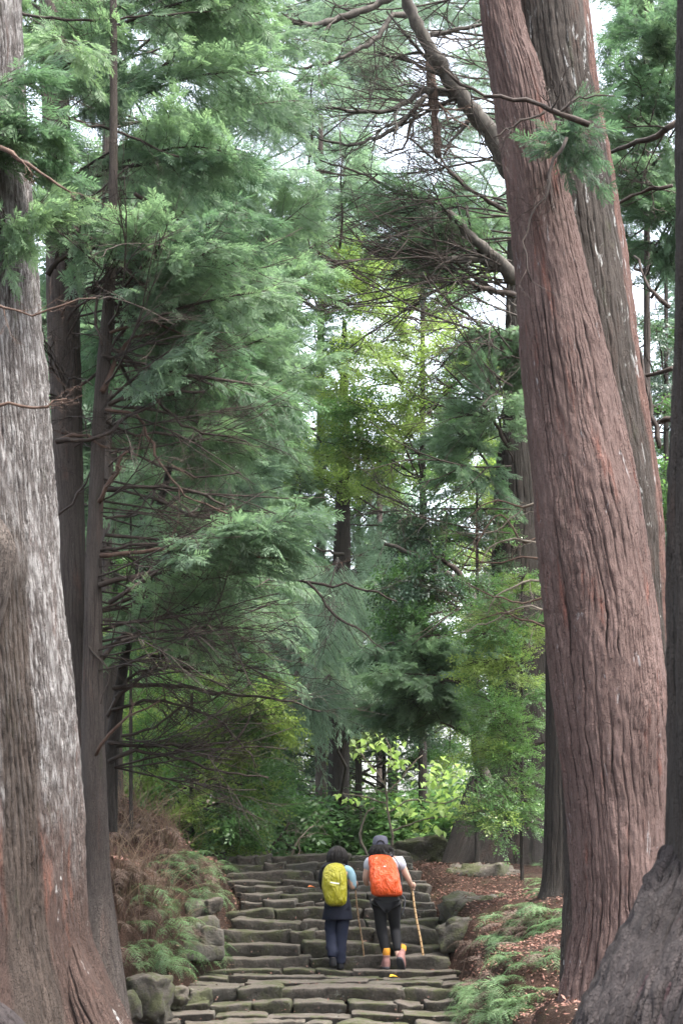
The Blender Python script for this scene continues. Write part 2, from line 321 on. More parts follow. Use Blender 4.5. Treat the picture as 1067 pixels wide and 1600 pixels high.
# ------------------------------------------------------------------ stones
def stone_geo(w, d, h, seed, n=(11, 6, 5), rnd=0.32, amp=0.10, und=0.0):
    """rounded rough block centred in x, y in [0,d], z in [-h,0] before noise"""
    g = Geo(); V = []; Q = []; idx = {}
    nx, ny, nz = n
    def vid(i, j, k):
        key = (i, j, k)
        if key not in idx: idx[key] = len(V); V.append(tuple(math.sin((2*q/m_-1) * math.pi / 2) for q, m_ in ((i, nx), (j, ny), (k, nz))))
        return idx[key]
    for i in range(nx):
        for j in range(ny):
            Q.append((vid(i,j,0), vid(i,j+1,0), vid(i+1,j+1,0), vid(i+1,j,0))); Q.append((vid(i,j,nz), vid(i+1,j,nz), vid(i+1,j+1,nz), vid(i,j+1,nz)))
    for i in range(nx):
        for k in range(nz):
            Q.append((vid(i,0,k), vid(i+1,0,k), vid(i+1,0,k+1), vid(i,0,k+1))); Q.append((vid(i,ny,k), vid(i,ny,k+1), vid(i+1,ny,k+1), vid(i+1,ny,k)))
    for j in range(ny):
        for k in range(nz):
            Q.append((vid(0,j,k), vid(0,j,k+1), vid(0,j+1,k+1), vid(0,j+1,k))); Q.append((vid(nx,j,k), vid(nx,j+1,k), vid(nx,j+1,k+1), vid(nx,j,k+1)))
    V = np.array(V); dim = np.array([w, d, h]) / 2
    # round the corners by a constant radius
    rr = min(w, d, h) * rnd; P = V * dim; inner = np.clip(P, -(dim - rr), dim - rr); dd = P - inner; ln = np.linalg.norm(dd, axis=1)
    P = np.where(ln[:, None] > 1e-6, inner + dd / np.maximum(ln, 1e-6)[:, None] * rr, P)
    so_ = seed * 7.7; s = min(h, 0.3)
    N = V / np.linalg.norm(V, axis=1)[:, None]
    f = n3(P * 3.5 + so_, 1) * 0.8 + n3(P * 9 + so_, 2) * 0.6 + n3(P * 24 + so_, 5) * 0.6
    P = P + N * (f * s * amp * 2.2)[:, None] * np.array([1, 1, 0.7])
    P[:, 2] += 0.10 * s * np.sin(P[:, 0] / w * 4 + seed) ; P[:, 0] *= 1 + 0.10 * n2(P[:, 2] * 6 + seed, P[:, 1] * 3, 9)
    P[:, 1] += und * (h / 2 - P[:, 2]) / h * (P[:, 1] < 0)
    P[:, 2] -= h / 2; P[:, 1] += d / 2
    g.add(P, Q); return g
def smat(o, seed): pass
stairs = tag(empty('stone_steps', (0, STEP[0][0], STEP[0][1])), 'long flight of rough mossy stone steps climbing between the cedars', kind='structure')
SX = stairs.location.copy()
rs = random.Random(11); ns = 0
for i, (y, z, xl, xr) in enumerate(STEP):
    if i < len(STEP) - 1: hgt = 0.05 + (z - STEP[i-1][1] if i else 0.14)
    else: hgt = 0.2
    x = xl + rs.uniform(-0.08, 0.08); xe = xr + rs.uniform(-.03, .05)
    while x < xe - 0.1:
        w = rs.choice([0.3, 0.45, 0.6, 0.75, 0.9, 1.1, 1.3]) * rs.uniform(0.9, 1.1)
        if i in (5, 6, 7) : w *= 1.15
        if xe - x - w < 0.22: w = xe - x
        hh = hgt + rs.uniform(0.0, 0.03)
        g = stone_geo(w - 0.004, 0.55, max(hh, 0.11), ns + 1, n=(max(9, int(w / 0.045)), 9, 6), rnd=0.14, amp=0.085, und=0.06)
        ns += 1
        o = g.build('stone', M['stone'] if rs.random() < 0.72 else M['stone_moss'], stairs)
        o.location = (x + w / 2 - SX.x, y + rs.uniform(-0.035, 0.035) - SX.y, z + rs.uniform(-0.022, 0.018) - SX.z)
        o.rotation_euler = (rs.uniform(-.02, .02), rs.uniform(-0.02, 0.02), rs.uniform(-0.05, 0.05))
        x += w
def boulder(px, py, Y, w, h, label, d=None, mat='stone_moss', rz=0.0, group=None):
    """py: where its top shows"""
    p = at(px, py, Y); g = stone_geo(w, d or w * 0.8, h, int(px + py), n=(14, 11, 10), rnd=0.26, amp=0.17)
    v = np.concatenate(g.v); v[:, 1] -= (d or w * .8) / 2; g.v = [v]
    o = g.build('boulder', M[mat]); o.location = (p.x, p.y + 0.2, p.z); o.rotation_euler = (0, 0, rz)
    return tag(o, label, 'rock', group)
boulder(228, 1534, 18.6, 0.40, 0.42, 'dark mossy boulder at the left end of the lowest steps beside the big pale trunk')
boulder(268, 1548, 19.3, 0.32, 0.26, 'squat mossy block just right of the dark boulder by the lowest steps')
boulder(306, 1546, 19.6, 0.28, 0.22, 'small low mossy rock touching the left edge of the lower steps', rz=0.4)
boulder(116, 1577, 15.0, 0.8, 0.35, 'flat green moss covered rock in the bottom left corner by the trunk roots')
boulder(186, 1560, 15.8, 0.25, 0.2, 'fist sized mossy stone between the left trunk root and the lowest step')
boulder(745, 1352, 25.2, 0.95, 0.5, 'long mossy rock right of the upper steps below the dark buttressed trunk', rz=-0.35)
boulder(790, 1356, 25.2, 0.7, 0.5, 'smooth brownish rock at the right end of the long mossy rock', mat='stone', rz=0.5)
boulder(742, 1402, 22.7, 0.75, 0.6, 'dark rounded rock beside the litter strip, halfway up the right bank')
boulder(722, 1440, 21.7, 0.42, 0.3, 'low wedge shaped rock at the foot of the dark rounded rock on the right')
boulder(655, 1312, 28.6, 0.95, 0.5, 'big moss covered boulder behind the top right end of the steps')
boulder(620, 1330, 27.6, 0.35, 0.25, 'small pale stone between the hikers and the moss boulder at the top')
boulder(380, 1334, 27.9, 0.8, 0.3, 'broad low stone at the top left end of the stair, darkest of the top row')
wall = tag(empty('retaining_wall', at(315, 1480, 20.6)), 'short rough stone retaining wall under the ferns on the left bank', 'wall')
for k, (px, py, w, h) in enumerate([(312, 1408, .34, .24), (338, 1404, .22, .2), (322, 1431, .42, .2), (300, 1450, .36, .24), (334, 1450, .25, .24), (318, 1474, .5, .2)]):
    p = at(px, py, 21.0 - 0.06 * k) - wall.location
    o = stone_geo(w, 0.4, h, 300 + k, rnd=0.25).build('stone', M['stone'], wall); o.location = p; o.rotation_euler = (0, 0, 0.35)

# ------------------------------------------------------------------ big trunks
def trunk(name, spec, mat, parent, cols=150, dv=0.035, amp=0.02, rf=16, lobes=(), seed=0, ref=(0, 1, 0), back=40, bumps=(), fl=1.0, lump=1.0):
    """spec rows: (x, y, z, radius); a swept stem with ridged bark in real relief"""
    sp = np.array(spec, float); L = np.sum(np.linalg.norm(np.diff(sp[:, :3], axis=0), axis=1)); n = int(L / dv) + 2
    P = resample(sp, n); rad = P[:, 3]; P = P[:, :3]
    T = np.gradient(P, axis=0); T /= np.linalg.norm(T, axis=1)[:, None]
    s = np.cross(T, np.array(ref)); s /= np.linalg.norm(s, axis=1)[:, None]; m = np.cross(s, T)
    a = np.r_[np.linspace(math.pi * 0.95, math.pi * 2.05, cols, endpoint=False), np.linspace(math.pi * 2.05, math.pi * 2.95, back, endpoint=False)]
    rr = np.interp(np.linspace(0, 1, 7), np.linspace(0, 1, len(rad)), rad).mean()
    A, V = np.meshgrid(a, np.linspace(0, L, n)); V0 = V; U = (A - math.pi * 1.5) * rr
    # fissures: zero lines of stretched noise, wandering along the stem
    up = U + 0.02 * n2(U * 2.5, V * 0.9, seed) + 0.016 * n2(U * 9, V * 3, seed + 1) + 0.006 * n2(U * 20, V * 12, seed + 8)
    f = np.abs(np.sin(math.pi * (up * rf + 0.6 * n2(U * 5, V * 1.0 * fl, seed + 2)))); f2 = np.abs(np.sin(math.pi * (up * rf * 2.3 + 1.0 * n2(U * 9 + 5, V * 1.6 * fl, seed + 3))))
    dep = sst(n2(U * 7, V * 1.5 * fl, seed + 12), -0.7, 0.2); dep2 = sst(n2(U * 13, V * 2.6 * fl, seed + 13), -0.3, 0.4)
    plate = np.abs(n2(up * rf * 0.9, V * 5.5 * fl, seed + 14))
    ridge = 1 - 0.62 * dep * (1 - sst(f, 0.0, 0.55)) - 0.38 * dep2 * (1 - sst(f2, 0.05, 0.6)) - 0.28 * (1 - sst(plate, 0, 0.10)) * dep2
    ridge = ridge * (0.8 + 0.2 * n2(U * 30, V * 9, seed + 4))
    lob = np.ones_like(A)
    t = np.linspace(0, 1, n)
    for (k, ph, am, fall) in lobes: lob += am * np.exp(-V / fall) * np.cos(k * (A - ph))
    lob += lump * (0.035 * n2(A * 2.0, V * 1.3 * lump, seed + 6) + 0.02 * n2(A * 5, V * 2.5 * lump, seed + 7))
    RR = rad[:, None] * lob + amp * (ridge - 0.7) + 0.25 * amp * n2(U * 45, V * 14, seed + 5) + 0.3 * amp * (lump > 1) * (n2(U * 16, V * 5, seed + 15) + 0.7 * n2(U * 30, V * 16, seed + 16))
    X = P[:, None] + RR[..., None] * (s[:, None] * np.cos(A)[..., None] + m[:, None] * np.sin(A)[..., None])
    X = X.reshape(-1, 3)
    for (c, r_, dep) in bumps:
        d = np.linalg.norm((X - np.array(c)) / np.array(r_), axis=1); ctr = np.repeat(P, len(a), axis=0); o_ = X - ctr
        X = X + o_ * (dep * np.exp(-d * d))[:, None]
    k = len(a); i, j = np.meshgrid(np.arange(n - 1), np.arange(k), indexing='ij'); j2 = (j + 1) % k
    q = np.stack([i*k+j, i*k+j2, (i+1)*k+j2, (i+1)*k+j], -1).reshape(-1, 4)
    g = Geo(); g.add(X, q); return g.build(name, mat, parent, uv=np.stack([U.ravel() + seed, V0.ravel()], -1), attrs={'ridge': np.clip(ridge.ravel(), 0, 1)})
def px_spec(rows, Y):
    """rows (left px, right px, py[, Y]) from the foot up -> (x, y, z, r) relative to the thing's foot"""
    out = []
    for r in rows:
        yy = r[3] if len(r) > 3 else Y
        c = at((r[0] + r[1]) / 2, r[2], yy); out.append((c.x, c.y, c.z, (r[1] - r[0]) / 2 / F * yy))
    return out
def tree_thing(name, foot, label, cat='tree', group=None):
    return tag(empty(name, foot), label, cat, group)
def rel(sp, root): return [(a - root.location.x, b - root.location.y, c - root.location.z, r) for a, b, c, r in sp]
def add_trunk(root, rows, Y, mat, **k):
    return trunk(k.pop('name', 'trunk'), rel(px_spec(rows, Y), root), M[mat], root, **k)

bigL = tree_thing('cedar_tree', at(10, 1590, 13), 'massive pale lichen streaked cedar trunk at the left edge with deep ridges')
add_trunk(bigL, [(-230, 250, 1720), (-185, 200, 1630), (-160, 166, 1560), (-150, 145, 1500), (-140, 132, 1420), (-140, 125, 1250), (-140, 112, 1080), (-145, 95, 900), (-150, 78, 650), (-150, 64, 450), (-150, 52, 280), (-155, 45, 80), (-160, 38, -120)], 13,
          'bark_white', cols=300, dv=0.03, amp=0.032, rf=25, lobes=((3, 5.1, 0.10, 0.35), (5, 5.9, 0.09, 0.3)), seed=2,
          bumps=())
# burl with its hollow on the left trunk
bc = at(4, 880, 12.25) - bigL.location
trunk('burl', [(bc.x - 0.16, bc.y + .12, bc.z - 0.65, 0.05), (bc.x - .10, bc.y + .08, bc.z - .35, 0.11), (bc.x-.07, bc.y, bc.z - 0.02, 0.15), (bc.x-.07, bc.y, bc.z + 0.16, 0.15), (bc.x - 0.09, bc.y + 0.1, bc.z + 0.36, 0.04)], M['bark_grey'], bigL, cols=90, dv=.025, seed=5, amp=.035, rf=19)
rt = [at(150, 1530, 12.7), at(185, 1575, 12.6), at(215, 1625, 12.5)]
bigR = tree_thing('cedar_tree', at(945, 1560, 14), 'huge leaning red brown cedar with two fused stems right of the steps')
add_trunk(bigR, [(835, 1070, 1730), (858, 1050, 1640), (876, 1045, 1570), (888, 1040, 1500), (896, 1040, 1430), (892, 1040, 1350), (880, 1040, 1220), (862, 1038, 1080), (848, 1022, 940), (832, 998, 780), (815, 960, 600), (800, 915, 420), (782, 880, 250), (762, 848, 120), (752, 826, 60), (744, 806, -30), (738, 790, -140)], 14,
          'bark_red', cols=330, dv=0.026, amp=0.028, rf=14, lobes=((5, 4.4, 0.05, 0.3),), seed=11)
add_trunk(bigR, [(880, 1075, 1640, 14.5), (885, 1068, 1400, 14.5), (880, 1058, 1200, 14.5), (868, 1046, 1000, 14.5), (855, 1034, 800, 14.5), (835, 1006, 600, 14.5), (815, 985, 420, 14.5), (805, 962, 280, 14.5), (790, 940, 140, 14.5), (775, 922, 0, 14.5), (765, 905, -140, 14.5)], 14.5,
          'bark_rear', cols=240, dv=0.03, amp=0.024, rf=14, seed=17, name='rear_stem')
fg = tree_thing('cedar_tree', at(1180, 1620, 9.3), 'dark foreground cedar cut by the right edge with a thick sprawling root')
add_trunk(fg, [(1010, 1300, 1640), (1030, 1290, 1480), (1042, 1270, 1350), (1044, 1262, 1200), (1042, 1250, 1000), (1046, 1240, 700), (1050, 1235, 400), (1052, 1230, 100), (1054, 1228, -120)], 9.3,
          'bark_dark', cols=230, dv=0.028, amp=0.022, rf=15, lobes=((4, 4.0, .06, .4),), seed=23)
def root_part(root, pts, name='root', mat='bark_root', **k):
    rows = [(*(at(a, b, Y) - root.location), r) for a, b, Y, r in pts]
    return trunk(name, rows, M[mat], root, **k)
root_part(fg, [(1120, 1290, 9.35, 0.18), (1090, 1410, 9.2, 0.27), (1050, 1510, 9.0, 0.31), (1005, 1610, 8.8, 0.32), (960, 1700, 8.65, 0.3), (915, 1790, 8.5, 0.25)], cols=220, dv=0.022, amp=0.045, rf=12, seed=31, lobes=((3, 4.9, .07, 3),), fl=2.0, lump=1.8)
root_part(fg, [(1175, 1380, 8.9, 0.24), (1160, 1490, 8.7, 0.30), (1130, 1590, 8.5, 0.34), (1100, 1720, 8.4, 0.38)], cols=220, dv=0.022, amp=0.05, rf=12, seed=37, lobes=((4, 4.4, .08, 3),), fl=2.4, lump=2.2)
root_part(fg, [(1080, 1500, 8.75, 0.10), (1060, 1560, 8.6, 0.16), (1040, 1640, 8.45, 0.18), (1010, 1760, 8.3, 0.16)], cols=120, dv=0.022, amp=0.05, rf=9, seed=39, fl=2.4, lump=2.2)
root_part(bigL, [(98, 1440, 12.85, 0.05), (112, 1500, 12.7, 0.11), (126, 1550, 12.6, 0.15), (146, 1600, 12.5, 0.16), (180, 1670, 12.3, 0.15)], mat='bark_white', cols=120, seed=43, amp=.03)
lr = tree_thing('tree_root', at(-10, 1620, 9.5), 'grey mossy root hump poking into the bottom left corner', 'root')
trunk('root_hump', [(-0.45, 0, -0.4, 0.2), (-.22, 0, -.02, 0.24), (0.02, -.05, -.05, 0.2), (0.22, -.1, -.30, 0.14), (0.36, -.1, -.5, .1)], M['bark_root'], lr, cols=90, seed=53, amp=.02)

t2 = tree_thing('cypress_tree', at(125, 1480, 16.4), 'straight grey cypress trunk directly behind the massive left cedar')
add_trunk(t2, [(95, 165, 1500), (106, 152, 1300), (106, 146, 1150), (100, 139, 1000), (92, 134, 840), (82, 130, 680), (74, 126, 520), (72, 120, 380), (66, 112, 200), (60, 100, 0), (58, 94, -120)], 16.4, 'bark_grey', cols=110, amp=.011, rf=20, seed=61, back=24)
t3 = tree_thing('cypress_tree', at(150, 1440, 15.4), 'slender grey brown cypress on the left bank with many bare side branches')
add_trunk(t3, [(100, 214, 1660), (112, 196, 1540), (122, 182, 1440), (132, 174, 1380), (130, 168, 1260), (128, 162, 1120), (131, 161, 1000), (134, 160, 880), (140, 163, 760), (146, 168, 640), (156, 177, 520), (165, 182, 430), (170, 184, 300), (172, 184, 100), (172, 182, -100)], 15.4, 'bark_grey', cols=90, amp=.009, rf=24, seed=67, back=20)
t3b = tree_thing('leaning_tree', at(165, 1240, 17.5), 'thin dark stem leaning right between the slender cypress and the foliage')
add_trunk(t3b, [(158, 182, 1300), (160, 180, 1190), (172, 190, 1120), (186, 201, 1040), (202, 216, 960), (222, 235, 880), (238, 250, 810), (256, 266, 750), (270, 278, 690)], 17.5, 'bark_dark', cols=36, amp=.006, rf=30, seed=71, back=12)
t3c = tree_thing('leaning_tree', at(180, 1260, 18), 'second thin dark stem crossing behind the leaning one')
add_trunk(t3c, [(166, 184, 1300), (172, 186, 1180), (184, 195, 1090), (196, 205, 1010), (208, 214, 930), (214, 218, 860)], 18, 'bark_dark', cols=30, amp=.005, rf=30, seed=73, back=12)
t4 = tree_thing('cypress_tree', at(175, 1240, 24), 'pale striped trunk half hidden behind the slender left stems')
add_trunk(t4, [(158, 196, 1300), (160, 192, 1200), (160, 190, 1000), (160, 186, 800), (160, 182, 600), (160, 178, 400), (160, 174, 100), (160, 172, -60)], 24, 'bark_grey', cols=60, dv=.06, amp=.016, rf=15, seed=79, back=16)
tc = tree_thing('cedar_tree', at(530, 1325, 33), 'straight dark cedar trunk rising behind the top of the steps in the centre')
add_trunk(tc, [(508, 550, 1345), (512, 546, 1250), (514, 546, 1150), (517, 547, 1000), (520, 548, 880), (524, 547, 780), (529, 545, 640), (535, 541, 500)], 33, 'bark_dark', cols=60, dv=.07, amp=.02, rf=12, seed=83, back=16)
tb = tree_thing('buttressed_tree', at(790, 1340, 27), 'great dark tree with a wide flaring buttress beyond the upper right bank')
add_trunk(tb, [(690, 900, 1375), (706, 890, 1340), (728, 880, 1300), (744, 872, 1250), (756, 866, 1180), (762, 860, 1100), (764, 856, 980), (768, 852, 860), (774, 846, 740), (784, 834, 660), (788, 822, 560), (790, 814, 470), (792, 812, 380), (790, 806, 250), (788, 802, 100), (786, 798, -60)], 27,
          'bark_dark', cols=160, dv=0.05, amp=0.03, rf=10, lobes=((4, 4.1, .10, .5), (7, 4.4, .07, .4)), seed=89)
root_part(tb, [(752, 1220, 26.6, 0.20), (738, 1280, 26.4, 0.26), (722, 1325, 26.2, 0.24), (700, 1362, 26.0, 0.16)], mat='bark_dark', cols=60, dv=.05, seed=91, amp=.02)
td = tree_thing('cedar_tree', at(870, 1395, 20), 'dark straight trunk squeezed between the buttressed tree and the red cedar')
add_trunk(td, [(836, 912, 1420), (846, 902, 1380), (850, 900, 1300), (852, 900, 1150), (852, 900, 950), (850, 898, 700)], 20, 'bark_dark', cols=90, dv=.05, amp=.018, rf=14, seed=97, lobes=((5, 4, .06, .3),))
tm = tree_thing('cedar_tree', at(592, 1330, 44), 'small distant trunk framed by leaves right of the central cedar')
add_trunk(tm, [(586, 602, 1345), (588, 600, 1200), (588, 598, 1000), (589, 597, 700)], 44, 'bark_grey', cols=30, dv=.12, amp=.02, rf=10, seed=99, back=12)
# ------------------------------------------------------------------ foliage templates
def quadstrip(p0, p1, w, nrm, mid=0.5):
    d = p1 - p0; s = np.cross(d, nrm); s /= np.linalg.norm(s) + 1e-9
    m = p0 + d * mid
    return [p0, m + s * w / 2, p1, m - s * w / 2]
def spray_hinoki(seed, L=0.17, W=0.075, wd=0.0105, n=7):
    r = np.random.default_rng(seed); v = []
    up = np.array([0, 0, 1.0]); v += quadstrip(np.zeros(3), np.array([L, 0, -0.02]), wd, up, 0.4)
    for i in range(n):
        t = (i + 0.6) / n; b = np.array([L * t, 0, -0.02 * t * t]); l = W * (1 - 0.65 * t) * r.uniform(0.8, 1.15) + 0.02
        for sd in (-1, 1):
            an = R(r.uniform(32, 52)) * sd; e = b + np.array([math.cos(an) * l, math.sin(an) * l, -0.012 * r.random() - l * 0.15])
            v += quadstrip(b, e, wd * r.uniform(0.9, 1.4), up + r.normal(0, 0.25, 3), 0.6)
    return np.array(v)
def spray_sugi(seed, L=0.28, n=13, wd=0.012):
    r = np.random.default_rng(seed); v = []
    for i in range(n):
        t = (i + 0.3) / n; b = np.array([L * t * 0.9, 0, -0.10 * t * t]); az = r.uniform(0, 2 * math.pi)
        d = np.array([0.85, math.cos(az) * 0.45, math.sin(az) * 0.35 - 0.2]); l = 0.10 * r.uniform(0.7, 1.2)
        v += quadstrip(b, b + d * l, wd, r.normal(0, 1, 3), 0.5)
    return np.array(v)
def twig_broad(seed, ll=0.075, n=9, L=0.22, wr=0.42):
    r = np.random.default_rng(seed); v = []
    for i in range(n):
        t = (i + 0.5) / n; b = np.array([L * t, 0, 0]); sd = 1 if i % 2 else -1; an = R(r.uniform(25, 75)) * sd
        d = np.array([math.cos(an), math.sin(an), r.uniform(-0.45, 0.25)]); d /= np.linalg.norm(d); l = ll * r.uniform(0.7, 1.2)
        v += quadstrip(b + d * 0.01, b + d * l, l * wr, np.array([0, 0, 1.0]) + r.normal(0, 0.35, 3), 0.5)
    return np.array(v)
def scatter(g, temps, P, D, U, sc, r):
    """stamp templates at P, x axis along D, roughly up U"""
    P = np.asarray(P); D = np.asarray(D); U = np.asarray(U); n = len(P)
    D = D / (np.linalg.norm(D, axis=1)[:, None] + 1e-9); Sd = np.cross(U, D); Sd /= np.linalg.norm(Sd, axis=1)[:, None] + 1e-9; Z = np.cross(D, Sd)
    ch = r.integers(0, len(temps), n)
    for k, t in enumerate(temps):
        m = ch == k
        if not m.any(): continue
        B = np.stack([D[m], Sd[m], Z[m]], 1)  # n,3,3
        V = np.einsum('vi,nij->nvj', t, B) * sc[m][:, None, None] + P[m][:, None]
        nn = m.sum(); q = np.arange(nn * len(t)).reshape(-1, 4)
        g.add(V.reshape(-1, 3), q, None, np.repeat(np.clip(r.normal(0.5, 0.22, nn), 0, 1), len(t)) )
TH = [spray_hinoki(i) for i in range(6)]; TS = [spray_sugi(i + 20) for i in range(6)]; TB = [twig_broad(i + 40) for i in range(6)]
TBs = [twig_broad(i + 60, 0.045, 11, 0.18, 0.45) for i in range(5)]
def make_bough(kind, L, seed):
    """axis along +X, foliage spread sideways and drooping; returns wood mesh, foliage mesh"""
    r = np.random.default_rng(seed); w = Geo(); lf = Geo(); P = []; D = []
    droop = {'h': 0.10, 's': 0.28, 'b': 0.02, 'd': 0.6, 'l': 0.05}[kind]
    ts = np.linspace(0, 1, 9); ax = np.stack([L * ts * (1 - 0.1 * ts), 0.05 * L * np.sin(ts * 5 + seed) * ts, 0.08 * L * ts - droop * L * ts ** 2.2], -1)
    tube(w, ax, np.linspace(0.011 + 0.006 * L, 0.004, 9), 5)
    nb = int(10 + 9 * L)
    for i in range(nb):
        t = 0.22 + 0.78 * (i + r.random() * 0.6) / nb; b = np.array([np.interp(t, ts, ax[:, k]) for k in range(3)]); sd = -1 if i % 2 else 1
        l = (0.42 * L * (1 - t) + 0.22) * r.uniform(0.6, 1.15); l = min(l, 0.95)
        an = R(r.uniform(30, 62)) * sd; dz = r.uniform(-0.55, 0.3) if kind in 'hs' else r.uniform(-0.35, 0.5)
        if kind == 'd': dz = -r.uniform(0.5, 1.4)
        d = np.array([math.cos(an), math.sin(an), dz]); m = 5; q = np.linspace(0, 1, m)[:, None]
        sag = 0.18 if kind != 'd' else 0.6
        pts = b + d * l * q + np.array([0, 0, -1]) * sag * l * q ** 2 + r.normal(0, 0.012, (m, 3)) * q
        tube(w, pts, np.linspace(0.005, 0.002, m), 3)
        ns_ = max(3, int(l / {'h': 0.038, 's': 0.06, 'd': 0.05, 'b': 0.075, 'l': 0.06}[kind]))
        for k in range(ns_):
            u = 0.12 + 0.88 * (k + r.random()) / ns_; p = np.array([np.interp(u, q[:, 0], pts[:, c]) for c in range(3)])
            a2 = an + R(r.uniform(20, 60)) * (1 if k % 2 else -1); dd = np.array([math.cos(a2), math.sin(a2), dz * 0.6 + r.uniform(-0.8, 0.15)])
            if kind == 'd': dd = np.array([math.cos(a2) * 0.35, math.sin(a2) * 0.35, -1.0])
            if kind in 'bl': dd[2] = r.uniform(-0.5, 0.5); p = p + r.normal(0, 0.05, 3)
            P.append(p); D.append(dd)
        P.append(pts[-1]); D.append(d + np.array([0, 0, -0.2]))
    n = len(P); U = np.array([0, 0, 1.0]) + r.normal(0, 0.6, (n, 3))
    if kind == 'd': U = r.normal(0, 1, (n, 3))
    T = {'h': TH, 's': TS, 'd': TS, 'b': TB, 'l': TBs}[kind]
    scatter(lf, T, P, D, U, r.uniform(0.75, 1.25, n), r)
    return w, lf
BANK = {}
def bank(kind, L, lm, wm, v):
    key = (kind, L, lm, wm, v)
    if key not in BANK:
        gk = (kind, L, v)
        w, lf = make_bough(kind, L, hash_s(gk)); BANK[key] = (w.mesh('bough', M[wm]), lf.mesh('foliage', M[lm], smooth=False))
    return BANK[key]
def hash_s(k): return (ord(k[0]) * 131 + int(k[1] * 10) * 17 + k[2] * 7) % 9973
LEN = {'h': (1.2, 2.0, 3.0), 's': (1.6, 2.6), 'd': (1.2, 2.0), 'b': (1.0, 1.7), 'l': (0.9, 1.5)}
def basis(D, roll, up=(0, 0, 1)):
    D = Vector(D).normalized(); s = Vector(up).cross(D)
    if s.length < 0.05: s = Vector((1, 0, 0))
    s.normalize(); z = D.cross(s); m = Matrix((D, s, z)).transposed(); return m.to_4x4() @ Matrix.Rotation(roll, 4, 'X')
NB = [0]
def bough(root, tip, kind, lm, wm='twig', base=None, L=None, bare=True, r=random, axis=None):
    """a bough whose tip is at world point tip, growing away from the stem axis point base"""
    tip = Vector(tip); base = Vector(base); d = tip - base
    Ls = LEN[kind]; dist = d.length; L = L or min(Ls, key=lambda q: abs(q - dist * r.uniform(.6, 1)))
    dn = d.normalized(); sc = r.uniform(0.85, 1.15)
    if dist < L * sc: sc = max(0.65, dist / L)
    st = tip - dn * L * sc * 0.92
    w, lf = bank(kind, L, lm, wm, r.randrange(4))
    mt = Matrix.Translation(st - root.location) @ basis(dn, r.gauss(0, 0.55)) @ Matrix.Scale(sc, 4)
    o = link('bough', w, root); o.matrix_basis = mt
    f = link('foliage', lf, o); f['kind'] = 'stuff'
    NB[0] += 1
    if bare and (st - base).length > 0.35:
        g = Geo(); n = 6; q = np.linspace(0, 1, n)[:, None]; A = np.array(base - root.location); B = np.array(st - root.location)
        pts = A + (B - A) * q; l = np.linalg.norm(B - A); rr = np.random.default_rng(r.randrange(9999))
        pts += np.sin(q * math.pi) * rr.normal(0, 0.06 * l, 3) + rr.normal(0, 0.015 * l, (n, 3)) * np.sin(q * math.pi)
        tube(g, pts, np.linspace(0.012 + 0.009 * min(l, 4), 0.012, n), 5); g.build('branch', M[wm], root)
    return o
def axis_pt(rows, Y, z):
    """point of a stem axis (list of (px,py)) nearest height z"""
    best = None
    for i in range(len(rows) - 1):
        a = at(rows[i][0], rows[i][1], Y); b = at(rows[i+1][0], rows[i+1][1], Y)
        lo, hi = min(a.z, b.z), max(a.z, b.z)
        if lo <= z <= hi:
            t = (z - a.z) / (b.z - a.z); return a.lerp(b, t)
    a = at(rows[0][0], rows[0][1], Y); b = at(rows[-1][0], rows[-1][1], Y)
    return a if abs(z - a.z) < abs(z - b.z) else b
def crown(root, rows, Y, n, box, dY, kind, lm, wm='twig', rise=0.5, seed=1, mask=None, jitter=0):
    """n boughs with tips spread over the part of the crown seen in box=(x0,x1,y0,y1) and depths Y+dY"""
    r = random.Random(seed); k = 0; tries = 0
    while k < n and tries < n * 20:
        tries += 1
        px = r.uniform(box[0], box[1]); py = r.uniform(box[2], box[3])
        if mask and not mask(px, py, r): continue
        yy = Y + r.uniform(*dY); tip = at(px, py, yy)
        hor = Vector((tip.x - at(rows[0][0], rows[0][1], Y).x, tip.y - Y, 0)).length
        base = axis_pt(rows, Y, tip.z - r.uniform(-0.25, rise) * hor)
        bough(root, tip, kind, lm if isinstance(lm, str) else r.choice(lm), wm, base, r=r); k += 1
# --- near hinoki on the left
T2 = [(130, 1500), (125, 1150), (111, 840), (100, 520), (89, 200), (76, -300), (70, -500)]
T3 = [(152, 1440), (145, 1120), (150, 760), (173, 430), (178, 100), (178, -300)]
crown(t2, T2, 16.4, 40, (-20, 430, -60, 430), (-2.0, 1.5), 'h', ['hinoki', 'hinoki', 'hinoki_dark'], seed=3, mask=lambda x, y, r: not (60 > x and y > 330))
crown(t3, T3, 15.4, 30, (190, 470, 330, 1020), (-1.0, 3.0), 'h', ['hinoki', 'hinoki', 'hinoki_dark'], seed=4, mask=lambda x, y, r: x > 230 or r.random() < 0.3)
crown(t4, [(175, 1240), (172, 600), (166, -300)], 24, 32, (120, 520, -40, 1000), (-3, 2), 'h', 'hinoki', seed=5)
